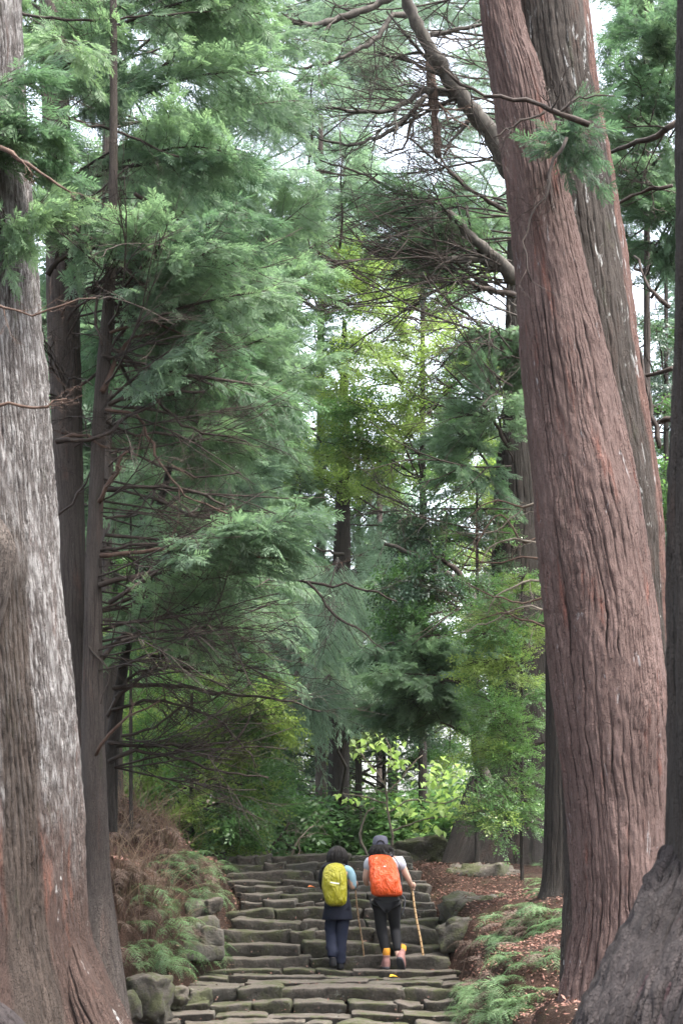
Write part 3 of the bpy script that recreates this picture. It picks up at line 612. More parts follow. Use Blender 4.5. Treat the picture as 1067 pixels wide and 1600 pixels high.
# --- hidden stems further in whose crowns fill the left and the middle
def fill_tree(label, px, Y, rows_top, n, box, dY, kind, lm, w=26, name='cypress_tree', seed=1, bark_='bark_grey', rise=0.5, mask=None, foot=1345):
    root = tree_thing(name, at(px, foot, Y), label)
    k = w / 2; add_trunk(root, [(px - k, px + k, foot + 15), (px - k * .85, px + k * .85, foot - (foot - rows_top) * .35), (px - k * .65, px + k * .65, foot - (foot - rows_top) * .7), (px - k * .4, px + k * .4, rows_top)], Y, bark_, cols=30, dv=.12, amp=.012, rf=14, seed=seed, back=12)
    crown(root, [(px, foot), (px, rows_top)], Y, n, box, dY, kind, lm, seed=seed, rise=rise, mask=mask); return root
fill_tree('tall feathery cypress whose drooping fans hang across the middle left', 168, 22, -250, 50, (150, 520, -60, 1020), (-3, 3), 'h', ['hinoki', 'hinoki', 'sugi'], seed=21, foot=1335, w=18, mask=lambda x, y, r: y < 700 or r.random() < .5)
fill_tree('paler cypress deeper in the wood, left of the central gap', 501, 36, 180, 48, (280, 560, 60, 1080), (-8, 0), 'h', ['sugi', 'hinoki'], seed=22, w=18, mask=lambda x, y, r: y < 800 or x < 495)
crown(tc, [(530, 1325), (538, 600), (540, -300)], 33, 24, (430, 550, 820, 1040), (-7, -3), 'd', 'sugi', seed=23, mask=lambda x, y, r: x < 522)
crown(tc, [(530, 1325), (538, 600), (540, -300)], 33, 26, (540, 680, 820, 1100), (-3, 3), 's', 'sugi', seed=24)
fill_tree('tall thin cedar with pale sparse foliage under the bright sky', 345, 42, -300, 78, (340, 640, -60, 420), (-4, 4), 's', 'sugi', seed=25, name='cedar_tree', w=16)
fill_tree('far cedar with misty foliage behind the gnarled limbs', 812, 46, -300, 72, (500, 800, -40, 430), (-4, 4), 's', 'sugi', seed=26, name='cedar_tree', w=16)
fill_tree('sunlit yellow green broadleaf tree in the middle distance', 660, 32, 380, 90, (480, 810, 400, 760), (-3, 3), 'b', ['broad_bright', 'broad_bright', 'broad_green'], seed=27, name='broadleaf_tree', bark_='bark_dark', w=14)
fill_tree('leafy broadleaf tree of mixed greens behind the central cedar', 560, 37, 650, 90, (420, 780, 640, 1120), (-3, 4), 'b', ['broad_green', 'broad_bright', 'broad_dark'], seed=28, name='broadleaf_tree', bark_='bark_dark', w=12)
fill_tree('glossy dark green broadleaf tree left of the buttressed trunk', 745, 25.5, 760, 42, (600, 800, 800, 1150), (-1.5, 1.5), 'b', ['broad_dark', 'broad_dark', 'broad_green'], seed=29, name='broadleaf_tree', bark_='bark_dark', w=8)
crown(tb, [(790, 1340), (800, 600), (796, -100)], 27, 18, (650, 840, 470, 830), (-3, 0), 'h', ['hinoki_dark', 'hinoki'], seed=30, mask=lambda x, y, r: not (755 < x and 640 < y))
crown(tb, [(790, 1340), (800, 600), (796, -100)], 27, 13, (540, 780, 280, 400), (-3, 1), 'h', ['hinoki_dark', 'hinoki'], seed=31)
fill_tree('light green small leaved shrub tree against the buttressed trunk', 815, 22.5, 900, 70, (735, 850, 900, 1290), (-1, 1), 'l', ['broad_green', 'broad_bright', 'broad_green'], seed=32, name='broadleaf_tree', bark_='bark_dark', w=6, foot=1360)
fill_tree('bright leafy tree low on the left beyond the dry bank', 300, 27, 1020, 85, (180, 450, 1050, 1330), (-2, 2), 'b', ['broad_green', 'broad_bright'], seed=33, name='broadleaf_tree', bark_='bark_dark', w=8, foot=1345)
fill_tree('low green sapling glimpsed between the slender stems on the left', 205, 21, 800, 34, (165, 330, 840, 1020), (-1, 1), 'l', ['broad_green', 'lime'], seed=34, name='broadleaf_tree', bark_='bark_dark', w=6, foot=1280)
fill_tree('dense shrub tree filling the gap behind the top of the steps', 600, 38, 1040, 90, (400, 760, 1060, 1320), (-2, 3), 'b', ['broad_green', 'broad_bright', 'broad_dark'], seed=35, name='broadleaf_tree', bark_='bark_dark', w=8)
fill_tree('dark cypress at the upper right, fans hanging beside the red cedar', 1010, 19, -250, 44, (930, 1100, -40, 400), (-2, 3), 'h', ['hinoki_dark', 'hinoki'], seed=36, foot=1345, w=14)
fill_tree('broadleaf tree seen in the slot between the red cedar and the right edge', 1040, 26, 380, 50, (960, 1080, 480, 1000), (-2, 2), 'b', ['broad_green', 'broad_dark'], seed=37, name='broadleaf_tree', bark_='bark_dark', w=12)
# near blurred sprays at the left and across the red cedar
crown(bigL, [(-10, 1500), (-30, 600), (-60, -300)], 13, 6, (-30, 110, 60, 330), (-1.4, -.8), 'h', ['hinoki', 'hinoki_dark'], seed=38)
crown(bigR, [(945, 1500), (900, 420), (810, -100)], 14, 2, (890, 940, 170, 230), (-1.1, -.9), 'h', ['hinoki_dark'], seed=39)

# --- far forest: whole crowns share meshes
def crown_mesh(kind, seed, mat, H=9.0, W_=2.6, n=2600):
    r = np.random.default_rng(seed); g = Geo(); t = r.random(n) ** 0.8
    rad = W_ * (1 - t) ** 0.7 * (0.6 + 0.4 * np.sin(t * 40 + r.random() * 6)) if kind != 'b' else W_ * np.sqrt(np.clip(1 - (2 * t - 1) ** 2, 0, 1))
    a = r.uniform(0, 2 * math.pi, n); k = r.uniform(0.45, 1.05, n) * (0.75 + 0.35 * n2(a * 1.5, t * 7, seed))
    P = np.stack([np.cos(a) * rad * k, np.sin(a) * rad * k, t * H - 0.25 * rad * k], -1) + r.normal(0, .12, (n, 3))
    D = np.stack([np.cos(a), np.sin(a), -0.35 + r.normal(0, .3, n)], -1) + r.normal(0, 0.35, (n, 3))
    T = {'h': TH, 's': TS, 'b': TB}[kind]
    scatter(g, T, P, D, np.array([0, 0, 1.]) + r.normal(0, .4, (n, 3)), r.uniform(2.0, 3.2, n) * (1.4 if kind == 'h' else 1), r); return g.mesh('crown', mat, smooth=False)
FC = [crown_mesh('h', 1, M['hinoki']), crown_mesh('s', 2, M['sugi']), crown_mesh('h', 3, M['sugi']), crown_mesh('b', 4, M['broad_green'], 6, 3), crown_mesh('b', 5, M['broad_bright'], 6, 3.2)]
tg = Geo(); tube(tg, resample([(0, 0, -1.5), (0.05, 0, 5), (0, 0.05, 12), (0, 0, 19)], 12), np.linspace(0.28, 0.04, 12), 8); FTM = tg.mesh('trunk', M['bark_grey'])
rf_ = random.Random(5)
for i in range(60):
    y = rf_.uniform(44, 95); x = rf_.uniform(-0.26, 0.26) * y * 1.0
    if i % 3 == 0: x = rf_.uniform(-0.22, -0.02) * y
    if y < 60 and -0.03 * y < x < 0.1 * y and rf_.random() < 0.6: y += 30
    if -0.03 * y < x < 0.11 * y and i % 2: x = -0.2 * y + rf_.uniform(-3, 3)
    low = rf_.random() < 0.45; z = gz(x, y)
    root = tag(empty('forest_tree', (x, y, z), rf_.uniform(0, 6.28)), 'tree of the far green forest, its crown merging with its neighbours', 'tree', 'trees of the far forest')
    link('trunk', FTM, root)
    o = link('crown', FC[rf_.choice((3, 4, 3, 0)) if low else rf_.choice((0, 1, 2))], root); o['kind'] = 'stuff'
    o.location.z = (1.0 if low else 5 + rf_.uniform(-2, 3)); s = rf_.uniform(0.8, 1.25) * (1.0 if low else 1.35); o.scale = (s, s, s)
# low shrubs on the floor beyond the steps
SHM = [crown_mesh('b', 60 + i, M[m_], 2.2, 1.2, 420) for i, m_ in enumerate(('broad_green', 'broad_bright', 'broad_dark', 'broad_green'))]
rb = random.Random(9)
for i in range(46):
    y = rb.uniform(29.5, 44); px = rb.uniform(120, 860) if i > 14 else 340 + 24 * i; x = (px - CX) / F * y
    if y < 31 and 250 < px < 700: y += 2
    if y < 34.5 and 485 < px < 575: px += 110; x = (px - CX) / F * y
    o = link('shrub', rb.choice(SHM)); s_ = rb.uniform(.35, .75); o.location = (x, y, gz(x, y) - .25); o.scale = (s_ * 1.4, s_ * 1.4, s_); o.rotation_euler = (0, 0, rb.uniform(0, 6.28))
    tag(o, 'low leafy shrub on the forest floor behind the top of the steps', 'shrub', 'shrubs beyond the steps')
def bare_mesh(seed, L=1.7):
    r = np.random.default_rng(seed); g = Geo()
    def br(p, d, l, w, lev):
        m = 7; d = d / np.linalg.norm(d); q = np.linspace(0, 1, m)[:, None]; bend = r.normal(0, .16, 3) + np.array([0, 0, .1 if lev < 3 else -.12])
        Q = p + d * l * q + bend * l * q ** 2 + r.normal(0, .01, (m, 3)) * q; tube(g, Q, np.linspace(w, w * .4, m), 4 if lev > 1 else 3)
        if lev:
            for k in range(r.integers(3, 6)):
                u = r.uniform(.2, .95); i_ = int(u * (m - 1)); e = d + r.normal(0, .5, 3) * np.array([.6, 1, .7]); br(Q[i_], e, l * r.uniform(.3, .6), w * .6, lev - 1)
    br(np.zeros(3), np.array([1., 0, .05]), L, .011, 3); return g.mesh('bare_branch', M['twig'])
BM = [bare_mesh(300 + i) for i in range(5)]
def bares(root, rows, Y, n, box, dY, seed, rise=.3, smin=.7, smax=1.2):
    r = random.Random(seed)
    for _ in range(n):
        tip = at(r.uniform(box[0], box[1]), r.uniform(box[2], box[3]), Y + r.uniform(*dY)); hor = abs(tip.x - at(rows[0][0], rows[0][1], Y).x)
        b = axis_pt(rows, Y, tip.z - r.uniform(-.3, rise) * hor); d = (tip - b).normalized(); s_ = r.uniform(smin, smax); st_ = b if r.random() < .5 or (tip - b).length < 1.7 else tip - d * 1.6 * s_
        o = link('bare_branch', r.choice(BM), root); o.matrix_basis = Matrix.Translation(st_ - root.location) @ basis(d, r.uniform(-3, 3)) @ Matrix.Scale(s_, 4)
bares(t3, T3, 15.4, 38, (190, 420, 430, 1050), (-1, 1), 1)
bares(t3b, [(175, 1200), (240, 830), (270, 700)], 17.5, 12, (230, 430, 800, 1230), (-1, 1), 2)
bares(t2, T2, 16.4, 16, (0, 250, 250, 800), (-1.5, -.5), 3)
bares(tb, [(790, 1340), (800, 600), (796, -100)], 25, 34, (480, 760, 60, 480), (-2, 1), 4, smin=1.2, smax=2.0)
bares(tb, [(790, 1340), (800, 600), (796, -100)], 25, 12, (650, 780, 480, 900), (-2, 1), 5, smin=1, smax=1.6)
print('boughs', NB[0])
# ------------------------------------------------------------------ bare limbs drawn branch by branch
def bare(root, pts, Y, r0, r1, mat='twig', twigs=6, tl=0.35, seed=0, name='branch', dy=0.0):
    """pts in px at depth Y(+dy per point); r0,r1 px radii"""
    r = np.random.default_rng(seed + len(pts) * 31 + int(pts[0][0]))
    P = np.array([at(p[0], p[1], Y + (p[2] if len(p) > 2 else dy * i)) - root.location for i, p in enumerate(pts)])
    L = np.sum(np.linalg.norm(np.diff(P, axis=0), axis=1)); n = max(8, int(L / 0.10)); P = resample(P, n); P[1:-1] += r.normal(0, 0.012, (n - 2, 3))
    k = Y / F; rad = np.linspace(r0 * k, r1 * k, n) * (1 + 0.10 * r.normal(0, 1, n)); g = Geo(); tube(g, P, rad, 8 if r0 > 6 else 6)
    T = np.gradient(P, axis=0); T /= np.linalg.norm(T, axis=1)[:, None]
    def twig(p, d, l, w, lev):
        m = 5; d = d / np.linalg.norm(d); q = np.linspace(0, 1, m)[:, None]; bend = r.normal(0, 0.22, 3)
        Q = p + d * l * q + bend * l * q ** 2 + r.normal(0, 0.015, (m, 3)) * q; tube(g, Q, np.linspace(w, w * 0.35, m), 3)
        if lev > 0:
            for _ in range(r.integers(2, 4)):
                u = r.uniform(0.3, 0.95); pp = p + d * l * u + bend * l * u * u; twig(pp, d + r.normal(0, 0.55, 3), l * r.uniform(0.35, 0.6), w * 0.6, lev - 1)
    for _ in range(twigs):
        i = r.integers(int(n * 0.15), n); d = T[i] * r.uniform(0.3, 1.1) + np.array([r.normal(0, .5), r.normal(0, .45), r.normal(-.05, .55)])
        twig(P[i], d, tl * r.uniform(0.5, 1.5), max(rad[i] * 0.4, 0.0035), 2)
    return g.build(name, M[mat], root)
B = bare
for k, (pts, r0, r1, tw) in enumerate([
    ([(157, 868), (230, 862), (310, 853), (350, 856), (400, 868), (470, 880)], 4, 1.5, 8),
    ([(155, 915), (205, 900), (270, 893), (345, 897), (410, 895), (480, 910), (560, 917), (620, 940)], 5, 1.5, 12),
    ([(480, 910), (500, 930), (520, 958), (560, 985), (600, 1015)], 2.5, 1, 5),
    ([(160, 612), (175, 575), (190, 545), (210, 527), (243, 520)], 5.5, 2, 4), ([(170, 632), (240, 614), (320, 612)], 4, 2, 5),
    ([(160, 555), (230, 570), (300, 590), (332, 602)], 2.5, 1.5, 6), ([(155, 785), (170, 755), (188, 720), (200, 705)], 4, 2, 3),
    ([(200, 705), (260, 730), (330, 745), (375, 738)], 2.5, 1.3, 6), ([(165, 765), (250, 760), (310, 770), (352, 790)], 4, 2, 5),
    ([(168, 700), (130, 682), (88, 690)], 2, 4, 2), ([(88, 690), (150, 683), (200, 655), (250, 625)], 4, 2, 5),
    ([(175, 545), (200, 560), (250, 630), (290, 665), (340, 680), (385, 690)], 3, 1.3, 6),
    ([(165, 640), (215, 650), (240, 700), (262, 740), (300, 780), (355, 802)], 3, 1.3, 7),
    ([(168, 470), (200, 450), (240, 445), (290, 440)], 3, 1.2, 5), ([(176, 420), (150, 480), (160, 540)], 2.5, 2, 4),
    ([(172, 520), (220, 505), (275, 515), (330, 540)], 2.5, 1, 5), ([(140, 1010), (170, 1050), (158, 1100)], 2, 1, 2),
    ([(165, 810), (210, 800), (235, 770), (262, 735)], 2, 1, 4), ([(150, 1180), (168, 1150), (200, 1120), (250, 1095)], 3, 1, 5)]):
    B(t3, pts, 15.3, r0, r1, 'twig' if k % 3 else 'twig_brown', tw, seed=k, dy=0.08 if k % 2 else -0.08)
for k, (pts, r0, r1, tw) in enumerate([
    ([(168, 1120), (200, 1062), (240, 1042), (262, 1030)], 3.5, 1.5, 4), ([(176, 1075), (230, 1070), (280, 1072), (350, 1085), (420, 1092), (500, 1112)], 4, 1.2, 12),
    ([(168, 1160), (230, 1165), (330, 1163), (372, 1150), (392, 1112)], 3.5, 1.3, 9), ([(170, 1190), (210, 1172), (260, 1180), (340, 1205), (420, 1215)], 3.5, 1.2, 9),
    ([(185, 1045), (230, 1025), (300, 1020), (380, 985), (410, 960)], 3, 1, 8), ([(175, 1110), (240, 1095), (330, 1120), (380, 1165), (400, 1200)], 3, 1, 8),
    ([(190, 1150), (250, 1130), (290, 1100), (330, 1095)], 2.5, 1, 6), ([(222, 890), (250, 880), (280, 905)], 2.5, 1, 3), ([(235, 850), (225, 810), (240, 790), (242, 765)], 3, 2, 3),
    ([(180, 1090), (260, 1040), (340, 1050), (430, 1040)], 3, 1, 8)]):
    B(t3b, pts, 17.4, r0, r1, 'twig', tw, tl=0.42, seed=50 + k, dy=0.05)
for k, (pts, r0, r1, tw) in enumerate([([(60, 290), (100, 345), (160, 385), (210, 430), (300, 500)], 5, 1.5, 8), ([(20, 110), (70, 150), (110, 185), (190, 208), (280, 245)], 4, 1.5, 8),
    ([(-10, 12), (60, 25), (150, 30), (250, 22), (330, 18)], 3, 1.2, 7), ([(85, 420), (110, 330), (150, 300), (200, 260)], 3, 1.2, 5), ([(75, 430), (100, 400), (150, 385)], 5, 3, 3), ([(120, 470), (180, 440), (260, 420)], 3, 1, 5),
    ([(85, 810), (110, 790), (140, 740), (160, 700)], 2.5, 1.2, 4)]):
    B(t2, pts, 15.6, r0, r1, 'twig', tw, seed=80 + k, dy=-0.05)
for k, (pts, r0, r1) in enumerate([([(-20, 468), (10, 480), (50, 490), (95, 482), (150, 466)], 2.5, 1), ([(-20, 636), (25, 630), (45, 640), (105, 623)], 3.5, 1), ([(0, 230), (60, 270), (110, 300)], 4, 1.5)]):
    B(bigL, pts, 11.2, r0, r1, 'twig_brown', 4, tl=0.25, seed=90 + k)
# gnarled limbs of the great tree, top centre
for k, (pts, r0, r1, tw, m) in enumerate([
    ([(800, 270), (770, 215), (742, 178), (705, 130), (680, 90), (655, 45), (630, -10), (615, -60)], 17, 8, 4, 'limb'),
    ([(745, 180), (720, 160), (690, 140), (655, 145), (620, 168), (570, 175), (500, 165)], 7, 2, 10, 'limb'),
    ([(655, 60), (700, 50), (760, 35)], 5, 3, 4, 'limb'), ([(640, 20), (612, 25), (592, 55), (550, 82), (480, 106), (440, 100)], 6, 1.5, 9, 'limb'),
    ([(640, -20), (600, 2), (540, 25), (480, 40), (420, 22), (375, -8)], 7, 4, 8, 'limb'),
    ([(665, 150), (630, 190), (600, 210), (555, 226), (500, 218)], 5, 1.5, 8, 'limb'), ([(650, 175), (640, 200), (630, 230), (600, 240)], 3.5, 1.2, 4, 'twig'),
    ([(805, 440), (782, 410), (745, 378), (715, 345), (700, 330)], 12, 6, 5, 'limb'), ([(800, 425), (760, 408), (725, 405), (688, 406)], 9, 5, 5, 'limb'), ([(805, 462), (770, 455), (742, 445), (730, 440)], 6, 3, 4, 'twig'),
    ([(700, 335), (660, 310), (620, 300), (560, 270), (500, 250)], 4, 1.2, 10, 'twig'), ([(790, 330), (740, 300), (680, 250), (640, 215)], 4, 1.5, 8, 'twig'), ([(690, 406), (640, 390), (590, 400), (540, 350)], 4, 1, 8, 'twig'),
    ([(795, 560), (740, 500), (700, 470), (660, 420)], 3.5, 1, 8, 'twig'), ([(795, 700), (760, 640), (720, 600), (680, 560)], 3, 1, 8, 'twig')]):
    B(tb, pts, 25, r0, r1, m, tw + 4, tl=0.7, seed=110 + k, dy=-0.15)
B(tb, [(672, 100), (676, 150), (680, 190), (685, 245)], 24.7, 9, 6, 'twig_brown', 5, tl=.6, seed=140, name='broken_snag')
for k, (pts, r0, r1) in enumerate([([(920, 195), (880, 180), (830, 160), (770, 150), (720, 130), (690, 105)], 5.5, 2), ([(885, 215), (870, 245), (850, 300), (826, 342), (822, 410), (830, 440)], 3, 1.2), ([(850, 175), (810, 190), (770, 215)], 2.5, 1), ([(870, 180), (910, 150), (960, 150)], 2.5, 1)]):
    B(bigR, pts, 12.6, r0, r1, 'twig', 7, tl=.3, seed=150 + k)
# twigs against the red trunk's left edge
for k in range(9):
    r = random.Random(k); x = 840; y = 780 + 25 * k
    B(tb, [(860, y), (820, y + r.uniform(-20, 20)), (770 + r.uniform(-10, 10), y + r.uniform(-30, 40)), (735 + r.uniform(-20, 30), y + r.uniform(-20, 80))], 19.5, 2.0, 0.8, 'twig_pale' if k % 2 else 'twig_brown', 8, tl=.35, seed=160 + k)
for k, (pts, r0, r1) in enumerate([([(1060, 190), (1020, 215), (985, 225), (950, 240)], 6, 3), ([(1050, 290), (1000, 300), (940, 330)], 4, 2), ([(1050, 575), (1000, 590), (970, 600)], 4, 2), ([(1050, 655), (1010, 665), (985, 680)], 5, 2), ([(1045, 480), (1010, 440), (990, 400)], 4, 2), ([(1030, 700), (1000, 560), (985, 500)], 4, 2)]):
    B(fg, pts, 15, r0 * 1.0, r1, 'twig', 7, tl=.4, seed=180 + k, dy=0.2)
B(tc, [(528, 1236), (560, 1262), (600, 1275)], 32.5, 4.5, 3, 'limb', 2, seed=200); B(tc, [(527, 960), (500, 945), (480, 925)], 32.5, 5, 2, 'limb', 3, seed=201); B(tc, [(540, 965), (575, 955), (600, 960)], 32.5, 4, 2, 'limb', 3, seed=202)
B(tc, [(530, 1085), (560, 1060), (590, 1050)], 32.5, 4, 2, 'limb', 3, seed=203)
dg = tree_thing('broadleaf_tree', at(735, 1330, 24.5), 'dark multi limbed tree leaning in from the right above the sapling')
for k, (pts, r0, r1) in enumerate([([(765, 1235), (748, 1180), (738, 1080), (742, 950), (730, 915), (700, 900), (650, 870), (600, 850)], 10, 3), ([(738, 925), (700, 880), (660, 865), (620, 862)], 5, 2), ([(742, 1000), (700, 1020), (640, 1040), (600, 1050)], 4, 1.5), ([(735, 1100), (700, 1110), (650, 1090)], 3, 1)]):
    B(dg, pts, 24.5, r0, r1, 'limb' if k == 0 else 'twig', 6, tl=.5, seed=210 + k, name='trunk' if k == 0 else 'branch')
crown(dg, [(742, 1340), (742, 900)], 24.5, 26, (570, 760, 1000, 1130), (-1, 1), 'h', ['hinoki_dark', 'hinoki'], seed=61)
# dead brush left of the stair top
br = tag(empty('dead_branch', at(425, 1340, 29)), 'bare dead branch with upturned twigs above the top left steps', 'branch')
B(br, [(420, 1345), (424, 1325), (440, 1305), (452, 1285)], 29, 3.5, 1.2, 'twig', 6, tl=.3, seed=220); B(br, [(424, 1325), (415, 1310), (405, 1300)], 29, 2, 1, 'twig', 3, tl=.3, seed=221)
pb = tag(empty('dead_branch', at(460, 1340, 30)), 'pale dry fallen branch leaning behind the steps left of the central trunk', 'branch')
B(pb, [(452, 1345), (462, 1320), (478, 1300), (490, 1290)], 30, 1.8, 0.8, 'twig_pale', 8, tl=.35, seed=222); B(pb, [(470, 1340), (466, 1310)], 30, 1.2, 0.8, 'twig_pale', 5, tl=.3, seed=223)

# ------------------------------------------------------------------ lime sapling with single leaves
def leaf_mesh(seed, l=0.13):
    n = 6; g = Geo(); t = np.linspace(0, 1, n); w = 0.5 * l * 0.8 * np.sin(np.pi * t ** 0.75) * (1 - 0.25 * t); w[0] = 0.002; w[-1] = 0.001; V = []
    for i in range(n):
        for s_ in (-1, 0, 1): V.append((l * t[i], s_ * w[i], abs(s_) * w[i] * 0.35 - 0.25 * l * t[i] ** 2))
    q = [(3*i+j, 3*i+j+3, 3*i+j+4, 3*i+j+1) for i in range(n-1) for j in (0, 1)]; g.add(V, q, None, 0.3 + 0.2 * seed); return g.mesh('leaf', M['lime'])
LM = [leaf_mesh(i) for i in range(3)]
sap = tag(empty('lime_sapling', at(612, 1335, 28.6)), 'bright lime green sapling with broad translucent leaves right of the hikers', 'sapling')
for k, pts in enumerate([[(612, 1337), (610, 1300), (604, 1255), (598, 1220), (575, 1190), (555, 1165)], [(606, 1270), (640, 1250), (690, 1255), (735, 1240)], [(604, 1240), (640, 1200), (660, 1180)], [(610, 1300), (650, 1285), (700, 1275), (740, 1285)], [(604, 1255), (570, 1245), (535, 1240)], [(600, 1225), (610, 1180), (600, 1150)]]):
    B(sap, pts, 28.6, 2.4 if k == 0 else 1.5, 0.8, 'twig_pale', 2, tl=.2, seed=230 + k, name='stem' if k == 0 else 'branch')
rl = random.Random(31)
for (cx, cy, sx, sy, n) in [(590, 1160, 42, 18, 46), (620, 1190, 22, 14, 18), (695, 1212, 50, 26, 66), (640, 1262, 40, 14, 34), (700, 1258, 42, 14, 38), (555, 1246, 30, 8, 16), (690, 1290, 36, 14, 22), (728, 1240, 26, 20, 26)]:
    for _ in range(n):
        o = link('leaf', rl.choice(LM), sap); o.location = at(cx + rl.gauss(0, .6) * sx, cy + rl.gauss(0, .5) * sy, 28.6 + rl.uniform(-.5, .5)) - sap.location
        s = rl.uniform(0.7, 1.3); o.scale = (s, s, s); o.rotation_euler = (rl.uniform(-.7, .7), rl.uniform(-0.1, 0.9), rl.uniform(0, 6.28))
# two thin stems by the cap
st = tag(empty('thin_sapling', at(565, 1335, 28.2)), 'thin bent bare stem rising just left of the grey cap', 'sapling')
B(st, [(574, 1338), (566, 1322), (564, 1300), (570, 1275), (585, 1262)], 28.2, 2.2, 1.2, 'twig_pale', 3, tl=.2, seed=240)

# ------------------------------------------------------------------ ferns
def frond_mesh(seed, mat, L=0.62, n=14):
    r = np.random.default_rng(seed); g = Geo(); t = np.linspace(0, 1, 12); arch = r.uniform(0.25, 0.6)
    def ax(u): return np.array([L * u * (1 - .18 * u), 0.04 * L * math.sin(u * 3 + seed), L * (0.45 * u - (0.45 + arch) * u * u)])
    tube(g, [ax(u) for u in t], np.linspace(0.003, 0.0012, 12), 3, 0.3)
    V = []; K = 0
    for i in range(11):
        u = 0.16 + 0.84 * (i + .5) / 11; b = ax(u); tg_ = ax(min(1, u + .02)) - ax(u - .02); tg_ /= np.linalg.norm(tg_)
        l = L * 0.40 * (1 - 0.85 * (i / 10) ** 1.3) * r.uniform(.8, 1.12)
        for s_ in (-1, 1):
            d = tg_ * r.uniform(.35, .65) + np.array([0, s_ * 0.9, r.uniform(-.35, .05)]); d /= np.linalg.norm(d); up = np.cross(tg_, [0, s_, 0]) * s_ + r.normal(0, .25, 3)
            m = 6; V += quadstrip(b, b + d * l * .95, l * .03, up, .3)
            for k in range(m):
                q = (k + .4) / m; bb = b + d * l * q + np.array([0, 0, -0.22 * l * q * q]); wl_ = l * 0.17 * (1 - q * .6)
                for s2 in (-1, 1):
                    dd = d * 0.45 + s2 * tg_ * 0.9; V += quadstrip(bb, bb + dd * wl_, wl_ * 0.42, up + r.normal(0, .2, 3), .45)
    g.add(V, np.arange(len(V)).reshape(-1, 4), None, np.repeat(r.uniform(.05, 1, len(V) // 52 + 1), 52)[:len(V)])
    return g.mesh('frond', M[mat], smooth=False)
FR = {m: [frond_mesh(i, m) for i in range(4)] for m in ('fern', 'fern_dead')}
def fern(x, y, nf, s, mat, label, group, rr, tilt=0.0, dirr=None):
    root = tag(empty('fern', (x, y, gz(x, y) - 0.02), rr.uniform(0, 6.28)), label, 'fern', group)
    for k in range(nf):
        m_ = mat if rr.random() < 0.85 else 'fern_dead'
        o = link('frond', rr.choice(FR[m_]), root); o.rotation_euler = (rr.uniform(-.25, .25), rr.uniform(-.35, .25) + tilt, k * 6.283 / nf + rr.uniform(-.4, .4)); q = s * rr.uniform(.75, 1.15); o.scale = (q, q, q)
    return root
def at_ground(px, py):
    """first ground point under the pixel's ray"""
    a = at(px, py, 1.0); e = Vector((0, 0, EYE)); d = a - e; Y = np.arange(11, 33, 0.08); P = np.array([[e.x + d.x * q, q, e.z + d.z * q] for q in Y])
    h = ground(P[:, 0], P[:, 1]); w = np.where(P[:, 2] <= h)[0]
    return (P[w[0]][0], P[w[0]][1]) if len(w) else None
rr = random.Random(77)
def spread(n, poly, mat, label, group, s=(.5, .85), nf=(4, 7)):
    k = 0; t = 0
    while k < n and t < n * 8:
        t += 1; i = rr.randrange(len(poly)); cx, cy, sx, sy = poly[i]; p = at_ground(cx + rr.uniform(-1, 1) * sx, cy + rr.uniform(-1, 1) * sy)
        if p is None: continue
        if np.interp(p[1], [q[0] for q in STEP], [q[2] for q in STEP]) - .02 < p[0] < np.interp(p[1], [q[0] for q in STEP], [q[3] for q in STEP]) + .05 and 16 < p[1] < 28.5: continue
        fern(p[0], p[1], rr.randint(*nf), rr.uniform(*s), mat, label, group, rr); k += 1
spread(60, [(810, 1520, 75, 55), (830, 1470, 60, 35), (770, 1570, 50, 30), (850, 1440, 40, 25)], 'fern', 'green fern in the thick fern patch between the lower steps and the red cedar', 'ferns on the right bank')
spread(34, [(800, 1420, 60, 20), (840, 1380, 20, 20), (800, 1345, 60, 10), (780, 1470, 40, 40), (735, 1560, 20, 30)], 'fern', 'small fern among brown litter above the right fern patch', 'ferns higher on the right bank', s=(.4, .7))
spread(62, [(300, 1380, 45, 45), (270, 1450, 60, 40), (240, 1510, 50, 25)], 'fern', 'green fern drooping from the left bank beside the steps', 'ferns on the left bank', s=(.45, .85))
spread(52, [(230, 1330, 60, 60), (210, 1420, 50, 60), (260, 1390, 60, 50), (200, 1270, 30, 40)], 'fern_dead', 'withered brown fern on the steep left bank', 'withered ferns on the left bank', s=(.4, .8))
spread(12, [(800, 1440, 60, 20), (760, 1500, 30, 40)], 'fern_dead', 'withered brown fern in the right fern patch', 'withered ferns on the right bank', s=(.5, .8))
spread(20, [(320, 1345, 30, 20), (335, 1400, 20, 30), (310, 1480, 25, 20), (300, 1420, 30, 20)], 'fern', 'fern hanging over the left edge of the upper steps', 'ferns along the left stair edge', s=(.4, .65))
spread(5, [(40, 1560, 40, 20)], 'fern', 'small fern at the foot of the massive left cedar', 'ferns at the left trunk', s=(.3, .5))
# dry stalks on the left bank
g = Geo(); r = np.random.default_rng(3)
for _ in range(420):
    p = at_ground(rr.uniform(175, 300), rr.uniform(1235, 1330)) if rr.random() < .6 else at_ground(rr.uniform(175, 290), rr.uniform(1330, 1480))
    if p is None: continue
    b = np.array([p[0], p[1], gz(*p)]); l = r.uniform(.25, .85); d = np.array([r.normal(.1, .25), r.normal(-.1, .2), 1]); q = np.linspace(0, 1, 6)[:, None]
    tube(g, b + d * l * q + np.array([r.normal(0, .3), -.1, -.35]) * l * q ** 2.5, np.linspace(.0045, .0015, 6), 3, r.random())
tag(g.build('dry_grass', M['straw']), 'dry straw coloured stalks on the left bank', 'dry grass', kind='stuff')
